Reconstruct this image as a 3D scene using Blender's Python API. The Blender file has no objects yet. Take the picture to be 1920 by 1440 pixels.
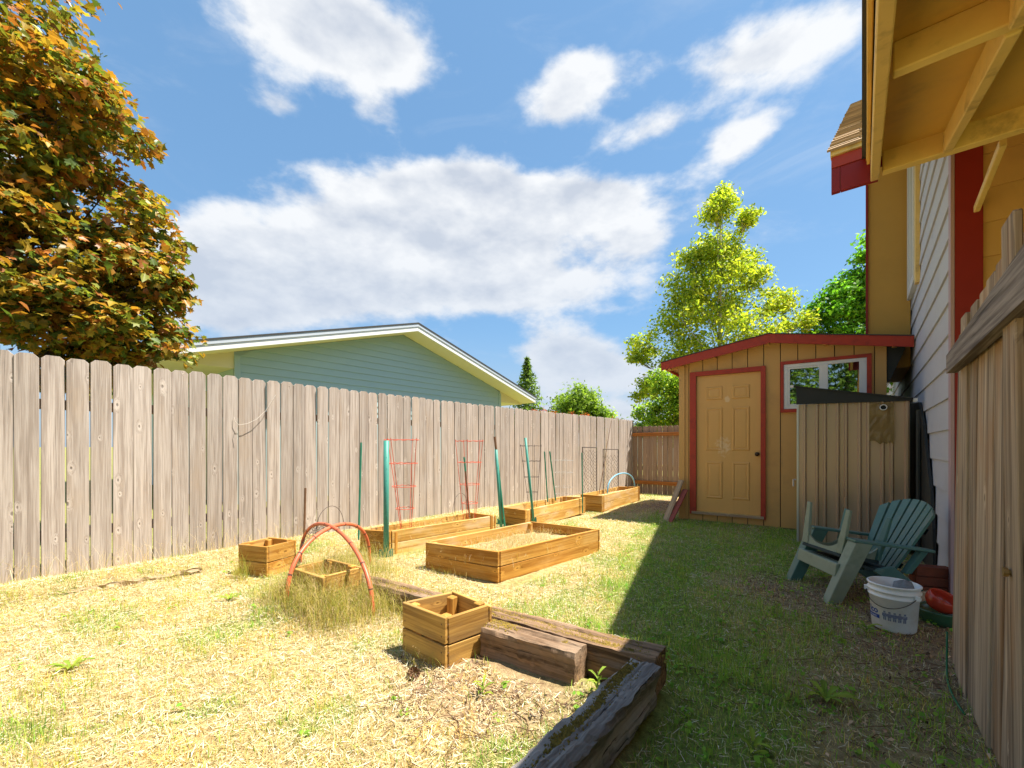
import bpy, math, random
import numpy as np
from mathutils import Vector, Matrix, Euler
random.seed(7); RNG = np.random.default_rng(11)
R = math.radians
scene = bpy.context.scene
COL = scene.collection

# ------------------------------------------------------------------ camera
cam_d = bpy.data.cameras.new('camera'); cam = bpy.data.objects.new('camera', cam_d); COL.objects.link(cam)
cam_d.sensor_width = 36; cam_d.lens = 15.0; cam_d.shift_y = 116/1920
cam_d.clip_start = .02; cam_d.clip_end = 2000
cam.location = (0, 0, 1.1); cam.rotation_euler = (R(90), 0, R(39.35))
scene.camera = cam

# ------------------------------------------------------------------ node helper
class NT:
    def __init__(s, tree):
        s.t = tree; tree.nodes.clear()
    def n(s, typ, props=None, **inp):
        nd = s.t.nodes.new(typ)
        for k, v in (props or {}).items(): setattr(nd, k, v)
        for k, v in inp.items():
            key = int(k[1:]) if k[0] == 'i' and k[1:].isdigit() else k.replace('_', ' ')
            sock = nd.inputs[key]
            if isinstance(v, bpy.types.NodeSocket): s.t.links.new(v, sock)
            else:
                if isinstance(v, tuple) and len(v) == 3 and sock.type == 'RGBA': v = v + (1,)
                sock.default_value = v
        return nd
    def math(s, op, a, b=0., c=0., clamp=False):
        return s.n('ShaderNodeMath', {'operation': op, 'use_clamp': clamp}, i0=a, i1=b, i2=c).outputs[0]
    def vec(s, op, a, b=(0, 0, 0)):
        nd = s.n('ShaderNodeVectorMath', {'operation': op}, i0=a, i1=b)
        return nd.outputs['Value'] if op in ('LENGTH', 'DOT_PRODUCT', 'DISTANCE') else nd.outputs[0]
    def ramp(s, fac, stops, interp='LINEAR'):
        nd = s.n('ShaderNodeValToRGB', Fac=fac); e = nd.color_ramp.elements
        nd.color_ramp.interpolation = interp
        while len(e) < len(stops): e.new(.5)
        for el, (p, c) in zip(e, stops):
            el.position = p; el.color = (c, c, c, 1) if not isinstance(c, tuple) else (c + (1,) if len(c) == 3 else c)
        return nd.outputs[0]
    def mix(s, f, a, b, blend='MIX'):
        return s.n('ShaderNodeMix', {'data_type': 'RGBA', 'blend_type': blend}, i0=f, i6=a, i7=b).outputs[2]
    def noise(s, v, scale, detail=4, rough=.55, dist=0.):
        return s.n('ShaderNodeTexNoise', Vector=v, Scale=scale, Detail=detail, Roughness=rough, Distortion=dist).outputs[0]
    def smooth(s, v, a, b, lo=0., hi=1.):
        return s.n('ShaderNodeMapRange', {'interpolation_type': 'SMOOTHSTEP'}, Value=v, i1=a, i2=b, i3=lo, i4=hi).outputs[0]

# ------------------------------------------------------------------ sky, sun, exposure
SUN = Vector((.35, .30, 1)).normalized()
w = bpy.data.worlds.new('World'); scene.world = w; w.use_nodes = True
t = NT(w.node_tree)
sky = t.n('ShaderNodeTexSky', {'sky_type': 'NISHITA', 'sun_disc': False, 'sun_elevation': math.asin(SUN.z),
          'sun_rotation': math.atan2(SUN.x, SUN.y), 'air_density': 1.0, 'dust_density': .55, 'ozone_density': 2.0, 'altitude': 100}).outputs[0]
d = t.n('ShaderNodeTexCoord').outputs['Generated']
sx = t.n('ShaderNodeSeparateXYZ', Vector=d)
az = t.math('ARCTAN2', sx.outputs[0], sx.outputs[1]); el = t.math('ARCSINE', sx.outputs[2])
# drifting fair-weather cumulus: cloud groups given by azimuth, elevation and extent (degrees)
CLOUDS = [(-64.5, 42.0, 11, 3.6, 1.1), (-58.0, 41.5, 7, 3.2, .8), (-30.0, 40.2, 7.5, 2.3, .85), (-34, 37.8, 4, 1.6, .6), (-6.5, 38.6, 9.5, 2.4, .95),
          (-21.5, 35.3, 6, 1.7, .72), (-10.8, 32.6, 4.6, 1.7, .78), (-56.1, 29.8, 8.5, 2.6, .75), (-45.1, 31.6, 8.0, 2.7, .9),
          (-29.0, 30.0, 10.0, 2.3, 1.0), (-44.6, 26.4, 18.0, 4.2, 1.2), (-62.4, 25.2, 6.3, 2.8, .6), (-71.9, 19.2, 7.1, 4.6, .95),
          (-63.6, 17.6, 15.3, 4.4, .95), (-40.1, 20.3, 17.0, 3.0, 1.0), (-32.9, 12.6, 6.4, 2.9, .9), (-27.4, 9.8, 9.5, 2.9, 1.0),
          (-75.3, 13.4, 6.7, 3.8, .7), (-22, 24.6, 4.9, 2.8, .6), (-67.5, 35.0, 3.4, 1.1, .5), (-56.8, 36.0, 3.2, 1.4, .55),
          (-23, 4.4, 14, 1.2, .8), (-50, 5, 16, 2, .7), (-100, 24, 16, 7, .9), (25, 25, 18, 8, .9), (60, 38, 15, 6, .9), (110, 22, 20, 7, .9),
          (170, 30, 22, 8, .9), (-140, 33, 20, 7, .9), (-45, 60, 25, 7, .8), (60, 66, 30, 7, .7), (-160, 58, 25, 7, .8)]
azel = t.n('ShaderNodeCombineXYZ', X=az, Y=el).outputs[0]
dens = None
warp = t.n('ShaderNodeTexNoise', Vector=d, Scale=5., Detail=3.).outputs['Color']
azel = t.vec('ADD', azel, t.vec('MULTIPLY', t.vec('SUBTRACT', warp, (.5, .5, .5)), (.075, .045, 0)))
for a, e, sa, se, amp in CLOUDS:
    v = t.vec('MULTIPLY', t.vec('SUBTRACT', azel, (R(a), R(e), 0)), (1/R(sa*1.05), 1/R(se*1.1), 0))
    g = t.math('MULTIPLY', t.math('EXPONENT', t.math('MULTIPLY', t.vec('DOT_PRODUCT', v, v), -1.)), amp)
    dens = g if dens is None else t.math('ADD', dens, g)
dens = t.math('MINIMUM', dens, 1.25)
dn = t.vec('MULTIPLY', d, (1, 1, 1.9))
dn = t.vec('ADD', dn, (5.5, 4.4, 8.6))
n1 = t.noise(dn, 6.5, 9, .58, .05)
n1b = t.noise(t.vec('ADD', dn, (.015, .01, .07)), 6.5, 4, .55, .05)
n2 = t.noise(dn, 2.0, 3, .5)
dd = t.math('ADD', dens, t.math('ADD', t.math('MULTIPLY', t.math('SUBTRACT', n1, .5), 1.75), t.math('MULTIPLY', t.math('SUBTRACT', n2, .5), .35)))
mask = t.smooth(dd, .30, .82)
veil = t.math('MULTIPLY', t.smooth(t.noise(t.vec('MULTIPLY', d, (1, 1, 3)), 4., 6, .6, .6), .5, .8), .22)
mask = t.math('MAXIMUM', mask, veil)
mask = t.math('MULTIPLY', mask, .95)
lit = t.math('ADD', t.math('MULTIPLY', t.math('SUBTRACT', n1, n1b), 2.6), .88)
thick = t.smooth(t.math('ADD', dens, t.math('MULTIPLY', t.math('SUBTRACT', n2, .5), .8)), .75, 1.25)
lit = t.math('SUBTRACT', lit, t.math('MULTIPLY', thick, .55), clamp=True)
hz = t.smooth(el, R(6), R(30))
ccol = t.mix(lit, (2.25, 2.45, 2.8), (3.55, 3.6, 3.65))
ccol = t.mix(hz, t.mix(.55, ccol, (2.0, 2.35, 2.9)), ccol)
skyc = t.mix(.62, t.mix(1., sky, (.74, .86, .84), 'MULTIPLY'), (.68, 1.42, 2.52))
skyc = t.mix(t.smooth(el, R(16), R(3), 0., .6), skyc, (1.75, 2.1, 2.6))
skycol = t.mix(mask, skyc, ccol)
bg = t.n('ShaderNodeBackground', Color=skycol, Strength=.10)
wo = t.n('ShaderNodeOutputWorld', Surface=bg.outputs[0])
w.cycles.sampling_method = 'MANUAL'; w.cycles.sample_map_resolution = 256
ld = bpy.data.lights.new('sun', 'SUN'); ld.energy = 4.3; ld.angle = R(.53); ld.color = (1, .93, .82)
lo = bpy.data.objects.new('sun', ld); COL.objects.link(lo); lo.location = (8, 8, 20)
lo.rotation_euler = (-SUN).to_track_quat('-Z', 'Y').to_euler()
vs = scene.view_settings; vs.view_transform = 'Standard'; vs.look = 'None'; vs.gamma = 1; vs.use_curve_mapping = False
vs.exposure = 1.48
scene.cycles.max_bounces = 6; scene.cycles.diffuse_bounces = 4; scene.cycles.glossy_bounces = 2; scene.cycles.transmission_bounces = 3; scene.cycles.transparent_max_bounces = 4

# ------------------------------------------------------------------ object helpers
WM = {}
def put(o, parent=None, M=None):
    M = M or Matrix.Identity(4); WM[o.name] = M
    if parent is not None:
        o.parent = parent; o.matrix_basis = WM[parent.name].inverted() @ M
    else: o.matrix_basis = M
    return o
def link(name, me, parent=None, M=None):
    o = bpy.data.objects.new(name, me); COL.objects.link(o); return put(o, parent, M)
def tag(o, label, cat, group=None):
    o['label'] = label; o['category'] = cat
    if group: o['group'] = group
    return o
def kind(o, k): o['kind'] = k; return o
def thing(name, label, cat, loc=(0, 0, 0), rotz=0., group=None):
    o = bpy.data.objects.new(name, None); COL.objects.link(o); o.empty_display_size = .1
    put(o, None, Matrix.Translation(loc) @ Matrix.Rotation(rotz, 4, 'Z'))
    return tag(o, label, cat, group)
class MB:
    def __init__(s): s.v = []; s.f = []
    def add(s, vs_, fs):
        b = len(s.v); s.v += [tuple(p) for p in vs_]; s.f += [tuple(i+b for i in f) for f in fs]; return s
    def hexa(s, p): # 8 points: bottom 0-3 ccw, top 4-7
        return s.add(p, [(3, 2, 1, 0), (4, 5, 6, 7), (0, 1, 5, 4), (1, 2, 6, 5), (2, 3, 7, 6), (3, 0, 4, 7)])
    def box(s, a, b):
        (x0, y0, z0), (x1, y1, z1) = a, b
        return s.hexa([(x0, y0, z0), (x1, y0, z0), (x1, y1, z0), (x0, y1, z0), (x0, y0, z1), (x1, y0, z1), (x1, y1, z1), (x0, y1, z1)])
    def prism(s, poly, fn, t0, t1): # poly 2D extruded between t0,t1; fn(u,v,t)->xyz
        n = len(poly)
        return s.add([fn(u, v, t0) for u, v in poly] + [fn(u, v, t1) for u, v in poly],
                     [tuple(range(n-1, -1, -1)), tuple(range(n, 2*n))] + [(i, (i+1) % n, n+(i+1) % n, n+i) for i in range(n)])
    def tube(s, path, rad, seg=6, cap=True):
        path = [Vector(p) for p in path]; n = len(path); b = len(s.v); prev = None
        if not hasattr(rad, '__len__'): rad = [rad]*n
        for i, p in enumerate(path):
            tg = (path[min(i+1, n-1)] - path[max(i-1, 0)]).normalized()
            a = prev if prev is not None else (Vector((0, 0, 1)) if abs(tg.z) < .9 else Vector((1, 0, 0)))
            a = (a - tg*a.dot(tg)).normalized(); prev = a; c = tg.cross(a)
            for k in range(seg):
                q = 2*math.pi*k/seg; s.v.append(tuple(p + (a*math.cos(q) + c*math.sin(q))*rad[i]))
        for i in range(n-1):
            for k in range(seg):
                k2 = (k+1) % seg; s.f.append((b+i*seg+k, b+i*seg+k2, b+(i+1)*seg+k2, b+(i+1)*seg+k))
        if cap: s.f.append(tuple(b+k for k in range(seg-1, -1, -1))); s.f.append(tuple(b+(n-1)*seg+k for k in range(seg)))
        return s
    def lathe(s, prof, seg=32, c=(0, 0, 0)): # (r,z) list
        b = len(s.v)
        for r, z in prof:
            for k in range(seg):
                q = 2*math.pi*k/seg; s.v.append((c[0]+r*math.cos(q), c[1]+r*math.sin(q), c[2]+z))
        for i in range(len(prof)-1):
            for k in range(seg):
                k2 = (k+1) % seg; s.f.append((b+i*seg+k, b+i*seg+k2, b+(i+1)*seg+k2, b+(i+1)*seg+k))
        return s
    def mesh(s, name, mat, smooth=False):
        me = bpy.data.meshes.new(name); me.from_pydata(s.v, [], s.f); me.materials.append(mat)
        if smooth: me.polygons.foreach_set('use_smooth', [True]*len(me.polygons))
        me.update(); return me
    def build(s, name, mat, parent=None, M=None, smooth=False): return link(name, s.mesh(name, mat, smooth), parent, M)
def cbox_mesh(name, L, W, T, mat, ch=.004, jit=0.):
    """board along local X, centred, chamfered edges"""
    a, b, c = L/2, W/2, T/2; ch = min(ch, b*.4, c*.4)
    v = []; idx = {}
    for sx_ in (-1, 1):
        for sy in (-1, 1):
            for sz in (-1, 1):
                j = [random.uniform(-jit, jit) for _ in range(3)]
                for ax in range(3):
                    p = [sx_*(a-ch), sy*(b-ch), sz*(c-ch)]; p[ax] = (sx_*a, sy*b, sz*c)[ax]
                    idx[(sx_, sy, sz, ax)] = len(v); v.append(tuple(p[q]+j[q] for q in range(3)))
    f = []
    for ax in range(3):
        o1, o2 = [(1, 2), (2, 0), (0, 1)][ax]
        for sg in (-1, 1):
            q = []
            for u, w_ in ((-1, -1), (1, -1), (1, 1), (-1, 1)):
                k = [0, 0, 0]; k[ax] = sg; k[o1] = u; k[o2] = w_; q.append(idx[(*k, ax)])
            f.append(tuple(q if sg > 0 else q[::-1]))
    for ax in range(3):
        o1, o2 = [(1, 2), (2, 0), (0, 1)][ax]
        for u in (-1, 1):
            for w_ in (-1, 1):
                k0 = [0, 0, 0]; k1 = [0, 0, 0]; k0[ax] = -1; k1[ax] = 1
                k0[o1] = k1[o1] = u; k0[o2] = k1[o2] = w_
                f.append((idx[(*k0, o1)], idx[(*k1, o1)], idx[(*k1, o2)], idx[(*k0, o2)]))
    for sx_ in (-1, 1):
        for sy in (-1, 1):
            for sz in (-1, 1): f.append(tuple(idx[(sx_, sy, sz, ax)] for ax in range(3)))
    me = bpy.data.meshes.new(name); me.from_pydata(v, [], f); me.materials.append(mat)
    import bmesh
    bm = bmesh.new(); bm.from_mesh(me); bmesh.ops.recalc_face_normals(bm, faces=bm.faces); bm.to_mesh(me); bm.free()
    return me
BC = {}
def board(name, p0, p1, W, T, mat, parent, up=(0, 0, 1), ch=.004, jit=0.):
    """straight timber from p0 to p1; W measured along `up`, T across"""
    p0, p1 = Vector(p0), Vector(p1); X = (p1-p0); L = X.length; X.normalize()
    Y = Vector(up); Y = (Y - X*Y.dot(X)).normalized(); Z = X.cross(Y)
    M = Matrix((X, Y, Z)).transposed().to_4x4(); M.translation = (p0+p1)/2
    key = (name, round(L, 3), round(W, 3), round(T, 3), mat.name)
    if key not in BC or jit: BC[key] = cbox_mesh(name, L, W, T, mat, ch, jit)
    return link(name, BC[key], parent, M)
def fast(name, V, F, mat, parent=None, colors=None, smooth=False):
    V = np.asarray(V, np.float32).reshape(-1, 3); F = np.asarray(F, np.int32); k = F.shape[1]
    me = bpy.data.meshes.new(name); me.vertices.add(len(V)); me.vertices.foreach_set('co', V.ravel())
    me.loops.add(F.size); me.loops.foreach_set('vertex_index', F.ravel())
    me.polygons.add(len(F)); me.polygons.foreach_set('loop_start', np.arange(0, F.size, k, dtype=np.int32))
    me.polygons.foreach_set('loop_total', np.full(len(F), k, np.int32))
    if smooth: me.polygons.foreach_set('use_smooth', np.ones(len(F), bool))
    me.materials.append(mat)
    if colors is not None:
        a = me.color_attributes.new('Col', 'FLOAT_COLOR', 'POINT')
        c = np.ones((len(V), 4), np.float32); c[:, :3] = colors; a.data.foreach_set('color', c.ravel())
    me.update(calc_edges=True); return link(name, me, parent)

# ------------------------------------------------------------------ materials
def newmat(name):
    m = bpy.data.materials.new(name); m.use_nodes = True; return m, NT(m.node_tree)
def finish(t, color, rough=.7, bump=None, bstr=.3, bdist=.01, metallic=0., spec=.3, extra=None):
    kw = {}
    p = t.n('ShaderNodeBsdfPrincipled', Roughness=rough, Metallic=metallic)
    if isinstance(color, bpy.types.NodeSocket): t.t.links.new(color, p.inputs['Base Color'])
    else: p.inputs['Base Color'].default_value = (*color, 1)
    p.inputs['Specular IOR Level'].default_value = spec
    if bump is not None:
        b = t.n('ShaderNodeBump', Strength=bstr, Distance=bdist, Height=bump); t.t.links.new(b.outputs[0], p.inputs['Normal'])
    for k, v in (extra or {}).items():
        p.inputs[k].default_value = v
    t.n('ShaderNodeOutputMaterial', Surface=p.outputs[0]); return p
def objcoord(t):
    tc = t.n('ShaderNodeTexCoord'); oi = t.n('ShaderNodeObjectInfo')
    off = t.n('ShaderNodeCombineXYZ', X=t.math('MULTIPLY', oi.outputs['Random'], 37.), Y=t.math('MULTIPLY', oi.outputs['Random'], 91.), Z=t.math('MULTIPLY', oi.outputs['Random'], 53.)).outputs[0]
    return tc.outputs['Object'], t.vec('ADD', tc.outputs['Object'], off), oi.outputs['Random']
def wood(name, dark, light, axis='Z', fine=1., knots=0., rough=.8, var=.25, stain=None, stain_amt=.5, bstr=.35, streak=.5, cracks=0.):
    m, t = newmat(name); raw, v, rnd = objcoord(t)
    s = {'X': (2.4, 95, 95), 'Y': (95, 2.4, 95), 'Z': (95, 95, 2.4)}[axis]
    s2 = {'X': (.7, 22, 22), 'Y': (22, .7, 22), 'Z': (22, 22, .7)}[axis]
    vk = {'X': (4.2, 9, 9), 'Y': (9, 4.2, 9), 'Z': (9, 9, 4.2)}[axis]
    vv = v
    if knots:
        sv = t.n('ShaderNodeSeparateXYZ', Vector=t.vec('MULTIPLY', v, vk)).outputs
        kv = t.n('ShaderNodeCombineXYZ', X=sv[0], Y=sv[2] if axis == 'Z' else sv[1]).outputs[0]
        vo = t.n('ShaderNodeTexVoronoi', {'voronoi_dimensions': '2D'}, Vector=kv, Scale=1., Randomness=1.)
        kd = t.math('MULTIPLY', vo.outputs['Distance'], t.math('ADD', t.math('MULTIPLY', t.n('ShaderNodeSeparateColor', Color=vo.outputs['Color']).outputs[1], 1.1), .75)); kd = t.math('ADD', kd, t.math('MULTIPLY', t.math('SUBTRACT', t.noise(v, 60, 2), .5), .07)); kc = t.n('ShaderNodeSeparateColor', Color=vo.outputs['Color']).outputs[0]
        has = t.math('GREATER_THAN', kc, 1-knots)
        pull = t.math('MULTIPLY', t.smooth(kd, .35, 0.), t.math('MULTIPLY', has, .035))
        vv = t.vec('ADD', v, t.n('ShaderNodeCombineXYZ', X=pull, Y=pull, Z=pull).outputs[0])
    g1 = t.noise(t.vec('MULTIPLY', vv, tuple(q*fine for q in s)), 1., 5, .6, .4)
    g2 = t.noise(t.vec('MULTIPLY', vv, tuple(q*fine for q in s2)), 1., 3, .5, .8)
    g = t.math('ADD', t.math('MULTIPLY', g1, .55), t.math('MULTIPLY', g2, .5))
    col = t.mix(t.smooth(g, .37, .67), dark, light)
    blot = t.noise(t.vec('MULTIPLY', v, (2.5, 2.5, 2.5)), 1., 3)
    col = t.mix(t.math('MULTIPLY', t.smooth(blot, .42, .72), streak), col, t.mix(.5, dark, light))
    if stain:
        sn = t.noise(t.vec('MULTIPLY', v, (5, 5, 1.3) if axis == 'Z' else (1.8, 5, 5)), 1., 5, .6)
        col = t.mix(t.math('MULTIPLY', t.smooth(sn, .48, .68), stain_amt), col, stain)
    hgt = g
    if knots:
        ring = t.math('MULTIPLY', t.smooth(kd, .24, .08), has); core = t.math('MULTIPLY', t.smooth(kd, .085, .03), has)
        col = t.mix(t.math('MULTIPLY', ring, .45), col, tuple(min(1, c*1.25) for c in light))
        col = t.mix(t.math('MULTIPLY', core, .7), col, tuple(c*.4 for c in dark))
        hgt = t.math('SUBTRACT', g, t.math('MULTIPLY', core, .8))
    if cracks:
        cs = t.noise(t.vec('MULTIPLY', vv, tuple(q*.7 for q in s)), 1., 2, .5, .2)
        cm = t.math('MULTIPLY', t.smooth(cs, .36, .27), cracks)
        col = t.mix(cm, col, tuple(c*.25 for c in dark)); hgt = t.math('SUBTRACT', hgt, t.math('MULTIPLY', cm, 1.2))
    b = t.math('ADD', t.math('MULTIPLY', rnd, var*2), 1-var)
    col = t.mix(1., col, t.n('ShaderNodeCombineColor', Red=b, Green=t.math('MULTIPLY', b, .995), Blue=t.math('MULTIPLY', b, .985)).outputs[0], 'MULTIPLY')
    finish(t, col, rough, hgt, bstr, .004, spec=.2); return m
def paint(name, col, rough=.55, var=.12, dirt=None, dirt_amt=.4, scale=6., bstr=.15, bscale=60., spec=.35, metallic=0.):
    m, t = newmat(name); raw, v, rnd = objcoord(t)
    n = t.noise(v, scale, 5, .6); n2 = t.noise(v, bscale, 3)
    c = t.mix(n, tuple(q*(1-var) for q in col), tuple(min(1, q*(1+var)) for q in col))
    if dirt:
        c = t.mix(t.math('MULTIPLY', t.smooth(t.noise(v, scale*.6, 6, .65), .5, .72), dirt_amt), c, dirt)
    finish(t, c, t.math('ADD', t.math('MULTIPLY', n, .2), rough-.1), n2, bstr, .003, spec=spec, metallic=metallic); return m
def leafmat(name, trans=.35, rough=.5, spec=.25, mult=(1, 1, 1)):
    m, t = newmat(name)
    a = t.n('ShaderNodeAttribute', {'attribute_name': 'Col'}).outputs['Color']
    if mult != (1, 1, 1): a = t.mix(1., a, mult, 'MULTIPLY')
    p = t.n('ShaderNodeBsdfPrincipled', Base_Color=a, Roughness=rough); p.inputs['Specular IOR Level'].default_value = spec
    tr = t.n('ShaderNodeBsdfTranslucent', Color=t.mix(1., a, (1.15, 1.2, .7), 'MULTIPLY'))
    mx = t.n('ShaderNodeMixShader', Fac=trans, i1=p.outputs[0], i2=tr.outputs[0])
    t.n('ShaderNodeOutputMaterial', Surface=mx.outputs[0]); return m

M_fence = wood('weathered_cedar', (.275, .225, .19), (.49, .43, .385), 'Z', 1.25, .27, .85, .13, stain=(.40, .31, .23), stain_amt=.45, streak=.35, bstr=.6, cracks=.35)
M_fence_far = wood('back_cedar', (.24, .16, .11), (.40, .29, .21), 'Z', 1, .35, .85, .15, stain=(.40, .26, .13), stain_amt=.4)
M_fence_r = wood('dark_cedar', (.15, .105, .07), (.52, .40, .28), 'Z', .8, .1, .85, .2, stain=(.42, .21, .08), stain_amt=.45, cracks=.8, bstr=.7)
M_rail_grey = wood('grey_rail_wood', (.14, .12, .11), (.36, .33, .31), 'X', 1, 0, .85, .1, cracks=.5)
M_rail_orange = wood('orange_stained_rail', (.30, .10, .02), (.52, .21, .055), 'X', 1, 0, .75, .1)
M_bed = wood('honey_cedar', (.30, .12, .016), (.58, .315, .07), 'X', .8, .5, .7, .16, stain=(.66, .46, .20), stain_amt=.35)
M_bed_lit = wood('sunlit_side_cedar', (.38, .19, .035), (.66, .42, .13), 'X', .8, .4, .7, .12, stain=(.66, .55, .38), stain_amt=.5)  # sunlight put into the colour: paler bed cedar for the sunward long sides
M_tie = wood('creosoted_timber', (.06, .036, .02), (.30, .19, .115), 'X', .75, 0, .9, .15, stain=(.36, .27, .19), stain_amt=.4, cracks=.8, bstr=1.)
M_tiegrey = wood('grey_split_timber', (.07, .06, .055), (.46, .43, .41), 'X', .75, 0, .9, .1, stain=(.10, .07, .05), stain_amt=.5, cracks=.9, bstr=1.)
M_pole = wood('bamboo_cane', (.50, .36, .18), (.68, .54, .33), 'Z', 1, 0, .6, .1)
M_scrap = wood('scrap_lumber', (.30, .20, .12), (.52, .38, .25), 'X', 1, .2, .8, .2)
M_scrapred = paint('red_oxide_paint', (.30, .07, .05), .7)
M_tan = paint('tan_wall_paint', (.62, .35, .115), .6, .07, (.30, .19, .09), .3, 3.)
M_bay = paint('olive_tan_wall', (.56, .31, .06), .6, .07, (.45, .25, .05), .3, 3.)
M_tan_lt = paint('tan_trim_paint', (.82, .57, .19), .6, .12, (.28, .17, .06), .6, 9., .4, 35.)
def doormat():
    m, t = newmat('door_paint'); raw, v, rnd = objcoord(t); tc = raw
    n = t.noise(tc, 3., 4); c = t.mix(n, (.66, .365, .115), (.74, .42, .135))
    g1 = t.vec('MULTIPLY', t.vec('SUBTRACT', tc, (.47, 0, 1.10)), (5.0, 0, 3.4)); g2 = t.vec('MULTIPLY', t.vec('SUBTRACT', tc, (.525, 0, 1.80)), (19, 0, 14))
    e = t.math('ADD', t.math('EXPONENT', t.math('MULTIPLY', t.vec('DOT_PRODUCT', g1, g1), -1.)), t.math('MULTIPLY', t.math('EXPONENT', t.math('MULTIPLY', t.vec('DOT_PRODUCT', g2, g2), -1.)), 1.3))
    sc = t.smooth(t.math('MULTIPLY', e, t.noise(tc, 22, 6, .7, .6)), .36, .52)
    drip = t.math('MULTIPLY', t.smooth(t.noise(t.vec('MULTIPLY', tc, (14, 1, 1.2)), 1., 4, .6), .52, .75), .30)
    c = t.mix(drip, c, (.50, .28, .09)); c = t.mix(t.math('MULTIPLY', sc, .42), c, (.85, .70, .48))
    finish(t, c, .45, t.noise(tc, 70, 3), .08, .003, spec=.35); return m
M_door = doormat()
M_red = paint('barn_red_trim', (.42, .045, .022), .5, .15, (.22, .03, .02), .6, 14., .35, 40.)
M_reddk = paint('dark_red_board', (.27, .016, .012), .5, .08, None, 0, 8.)
M_siding = paint('grey_mauve_siding', (.53, .515, .535), .55, .06, (.36, .30, .29), .3, 3.)
M_pink = paint('pink_corner_trim', (.46, .30, .31), .55, .05)
M_soff = paint('soffit_tan', (.78, .48, .11), .65, .12, (.36, .22, .08), .45, 4., .4, 45.)
M_nfasc = paint('grey_drip_fascia', (.50, .55, .62), .5, .03)
M_nwall = paint('blue_green_vinyl', (.38, .525, .565), .5, .03, None, 0, 2.)
M_nwhite = paint('white_fascia', (.80, .80, .78), .45, .03)
M_nsoff = paint('cream_soffit', (.80, .72, .46), .6, .03)
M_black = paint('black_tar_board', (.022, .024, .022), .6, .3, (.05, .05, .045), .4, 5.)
M_white = paint('white_vinyl', (.74, .74, .73), .35, .03)
M_plastic = paint('bucket_plastic', (.82, .81, .79), .38, .04, (.52, .46, .36), .5, 9., .05, spec=.5)
M_navy = paint('navy_print', (.02, .06, .28), .5, .05)
M_greyprint = paint('grey_print', (.16, .18, .26), .5, .2, (.6, .6, .58), .6, 60.)
M_green_pl = paint('green_resin', (.07, .165, .145), .42, .15, (.16, .22, .185), .6, 11., .1, spec=.45)
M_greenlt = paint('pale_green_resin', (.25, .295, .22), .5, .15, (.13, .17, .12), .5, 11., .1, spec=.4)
M_green_shade = paint('shaded_green_resin', (.02, .035, .033), .6, .2)  # near-black copy of the green resin, shade put into its colour
M_gpost = paint('green_steel_post', (.06, .27, .22), .45, .15, (.10, .20, .19), .45, 14., .1, spec=.28)
M_gstake = paint('green_coated_stake', (.025, .20, .13), .45, .15)
M_cagered = paint('red_wire', (.62, .10, .05), .4, .1)
M_hoop = paint('orange_hose', (.62, .13, .055), .45, .12, (.45, .16, .09), .5, 20., spec=.5)
M_blue = paint('pale_blue_pipe', (.20, .45, .60), .4, .08)
M_wire = paint('dark_wire', (.055, .04, .035), .6, .2)
M_wirelt = paint('pale_wire', (.42, .40, .38), .5, .1)
M_rust = paint('rusty_stake', (.16, .085, .045), .8, .25)
M_metal = paint('brown_corrugated_steel', (.44, .275, .165), .28, .05, (.24, .16, .11), .35, 2.5, .04, spec=.5, metallic=.25)
def steelmat():
    m, t = newmat('brown_ribbed_steel'); raw, v, rnd = objcoord(t)
    n = t.noise(t.vec('MULTIPLY', v, (9, 9, .8)), 1., 3); c = t.mix(n, (.44, .31, .22), (.56, .41, .30))
    finish(t, c, t.math('ADD', t.math('MULTIPLY', n, .12), .24), None, metallic=.45, spec=.5); return m
M_metal = steelmat()
M_galv = paint('pale_flashing', (.55, .54, .53), .35, .06, metallic=.6)
M_gold = paint('brown_tape_patch', (.22, .135, .035), .38, .2, (.34, .25, .12), .6, 12., .5, 22., spec=.5)
M_brick = paint('red_brick', (.24, .065, .035), .85, .25, (.12, .04, .025), .5, 20., .5)
M_potred = paint('red_glaze', (.50, .045, .02), .18, .12, spec=.6)
M_potgreen = paint('green_glaze', (.045, .115, .055), .2, .15, spec=.6)
M_rock = paint('concrete_lump', (.22, .23, .24), .9, .3, (.10, .10, .10), .5, 15., .8)
M_knob = paint('dark_brass', (.07, .05, .035), .3, .1, metallic=.8)
M_brass = paint('brass', (.45, .30, .12), .35, .1, metallic=.9)
M_hosegreen = paint('green_cord', (.01, .13, .05), .45, .1)
M_cord = paint('pale_cord', (.55, .50, .44), .8, .1)
M_darkroof = paint('dark_shingles', (.06, .057, .055), .9, .2, None, 0, 40., .5)
M_shingle = wood('tan_shingle', (.30, .19, .10), (.52, .36, .20), 'X', 1, 0, .9, .22, bstr=.6)
M_bark = paint('bark', (.13, .095, .07), .9, .3, (.06, .045, .035), .5, 8., .8, 18.)
M_birchbark = paint('pale_birch_bark', (.45, .42, .38), .8, .2, (.10, .08, .06), .5, 10.)
M_leaf = leafmat('leaf', .62)
M_maple = leafmat('maple_leaf', .42, .42, .35)
M_grass = leafmat('grass_blade', .36, .7, .15)
M_litter = leafmat('dry_litter', .12, .9, .1)
def glassmat():
    m, t = newmat('window_glass')
    gl = t.n('ShaderNodeBsdfGlossy', Color=(.80, .86, .84, 1), Roughness=.015)
    df = t.n('ShaderNodeBsdfDiffuse', Color=(.012, .014, .014, 1))
    mx = t.n('ShaderNodeMixShader', Fac=.5, i1=df.outputs[0], i2=gl.outputs[0]); t.n('ShaderNodeOutputMaterial', Surface=mx.outputs[0]); return m
M_glass = glassmat()
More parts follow.
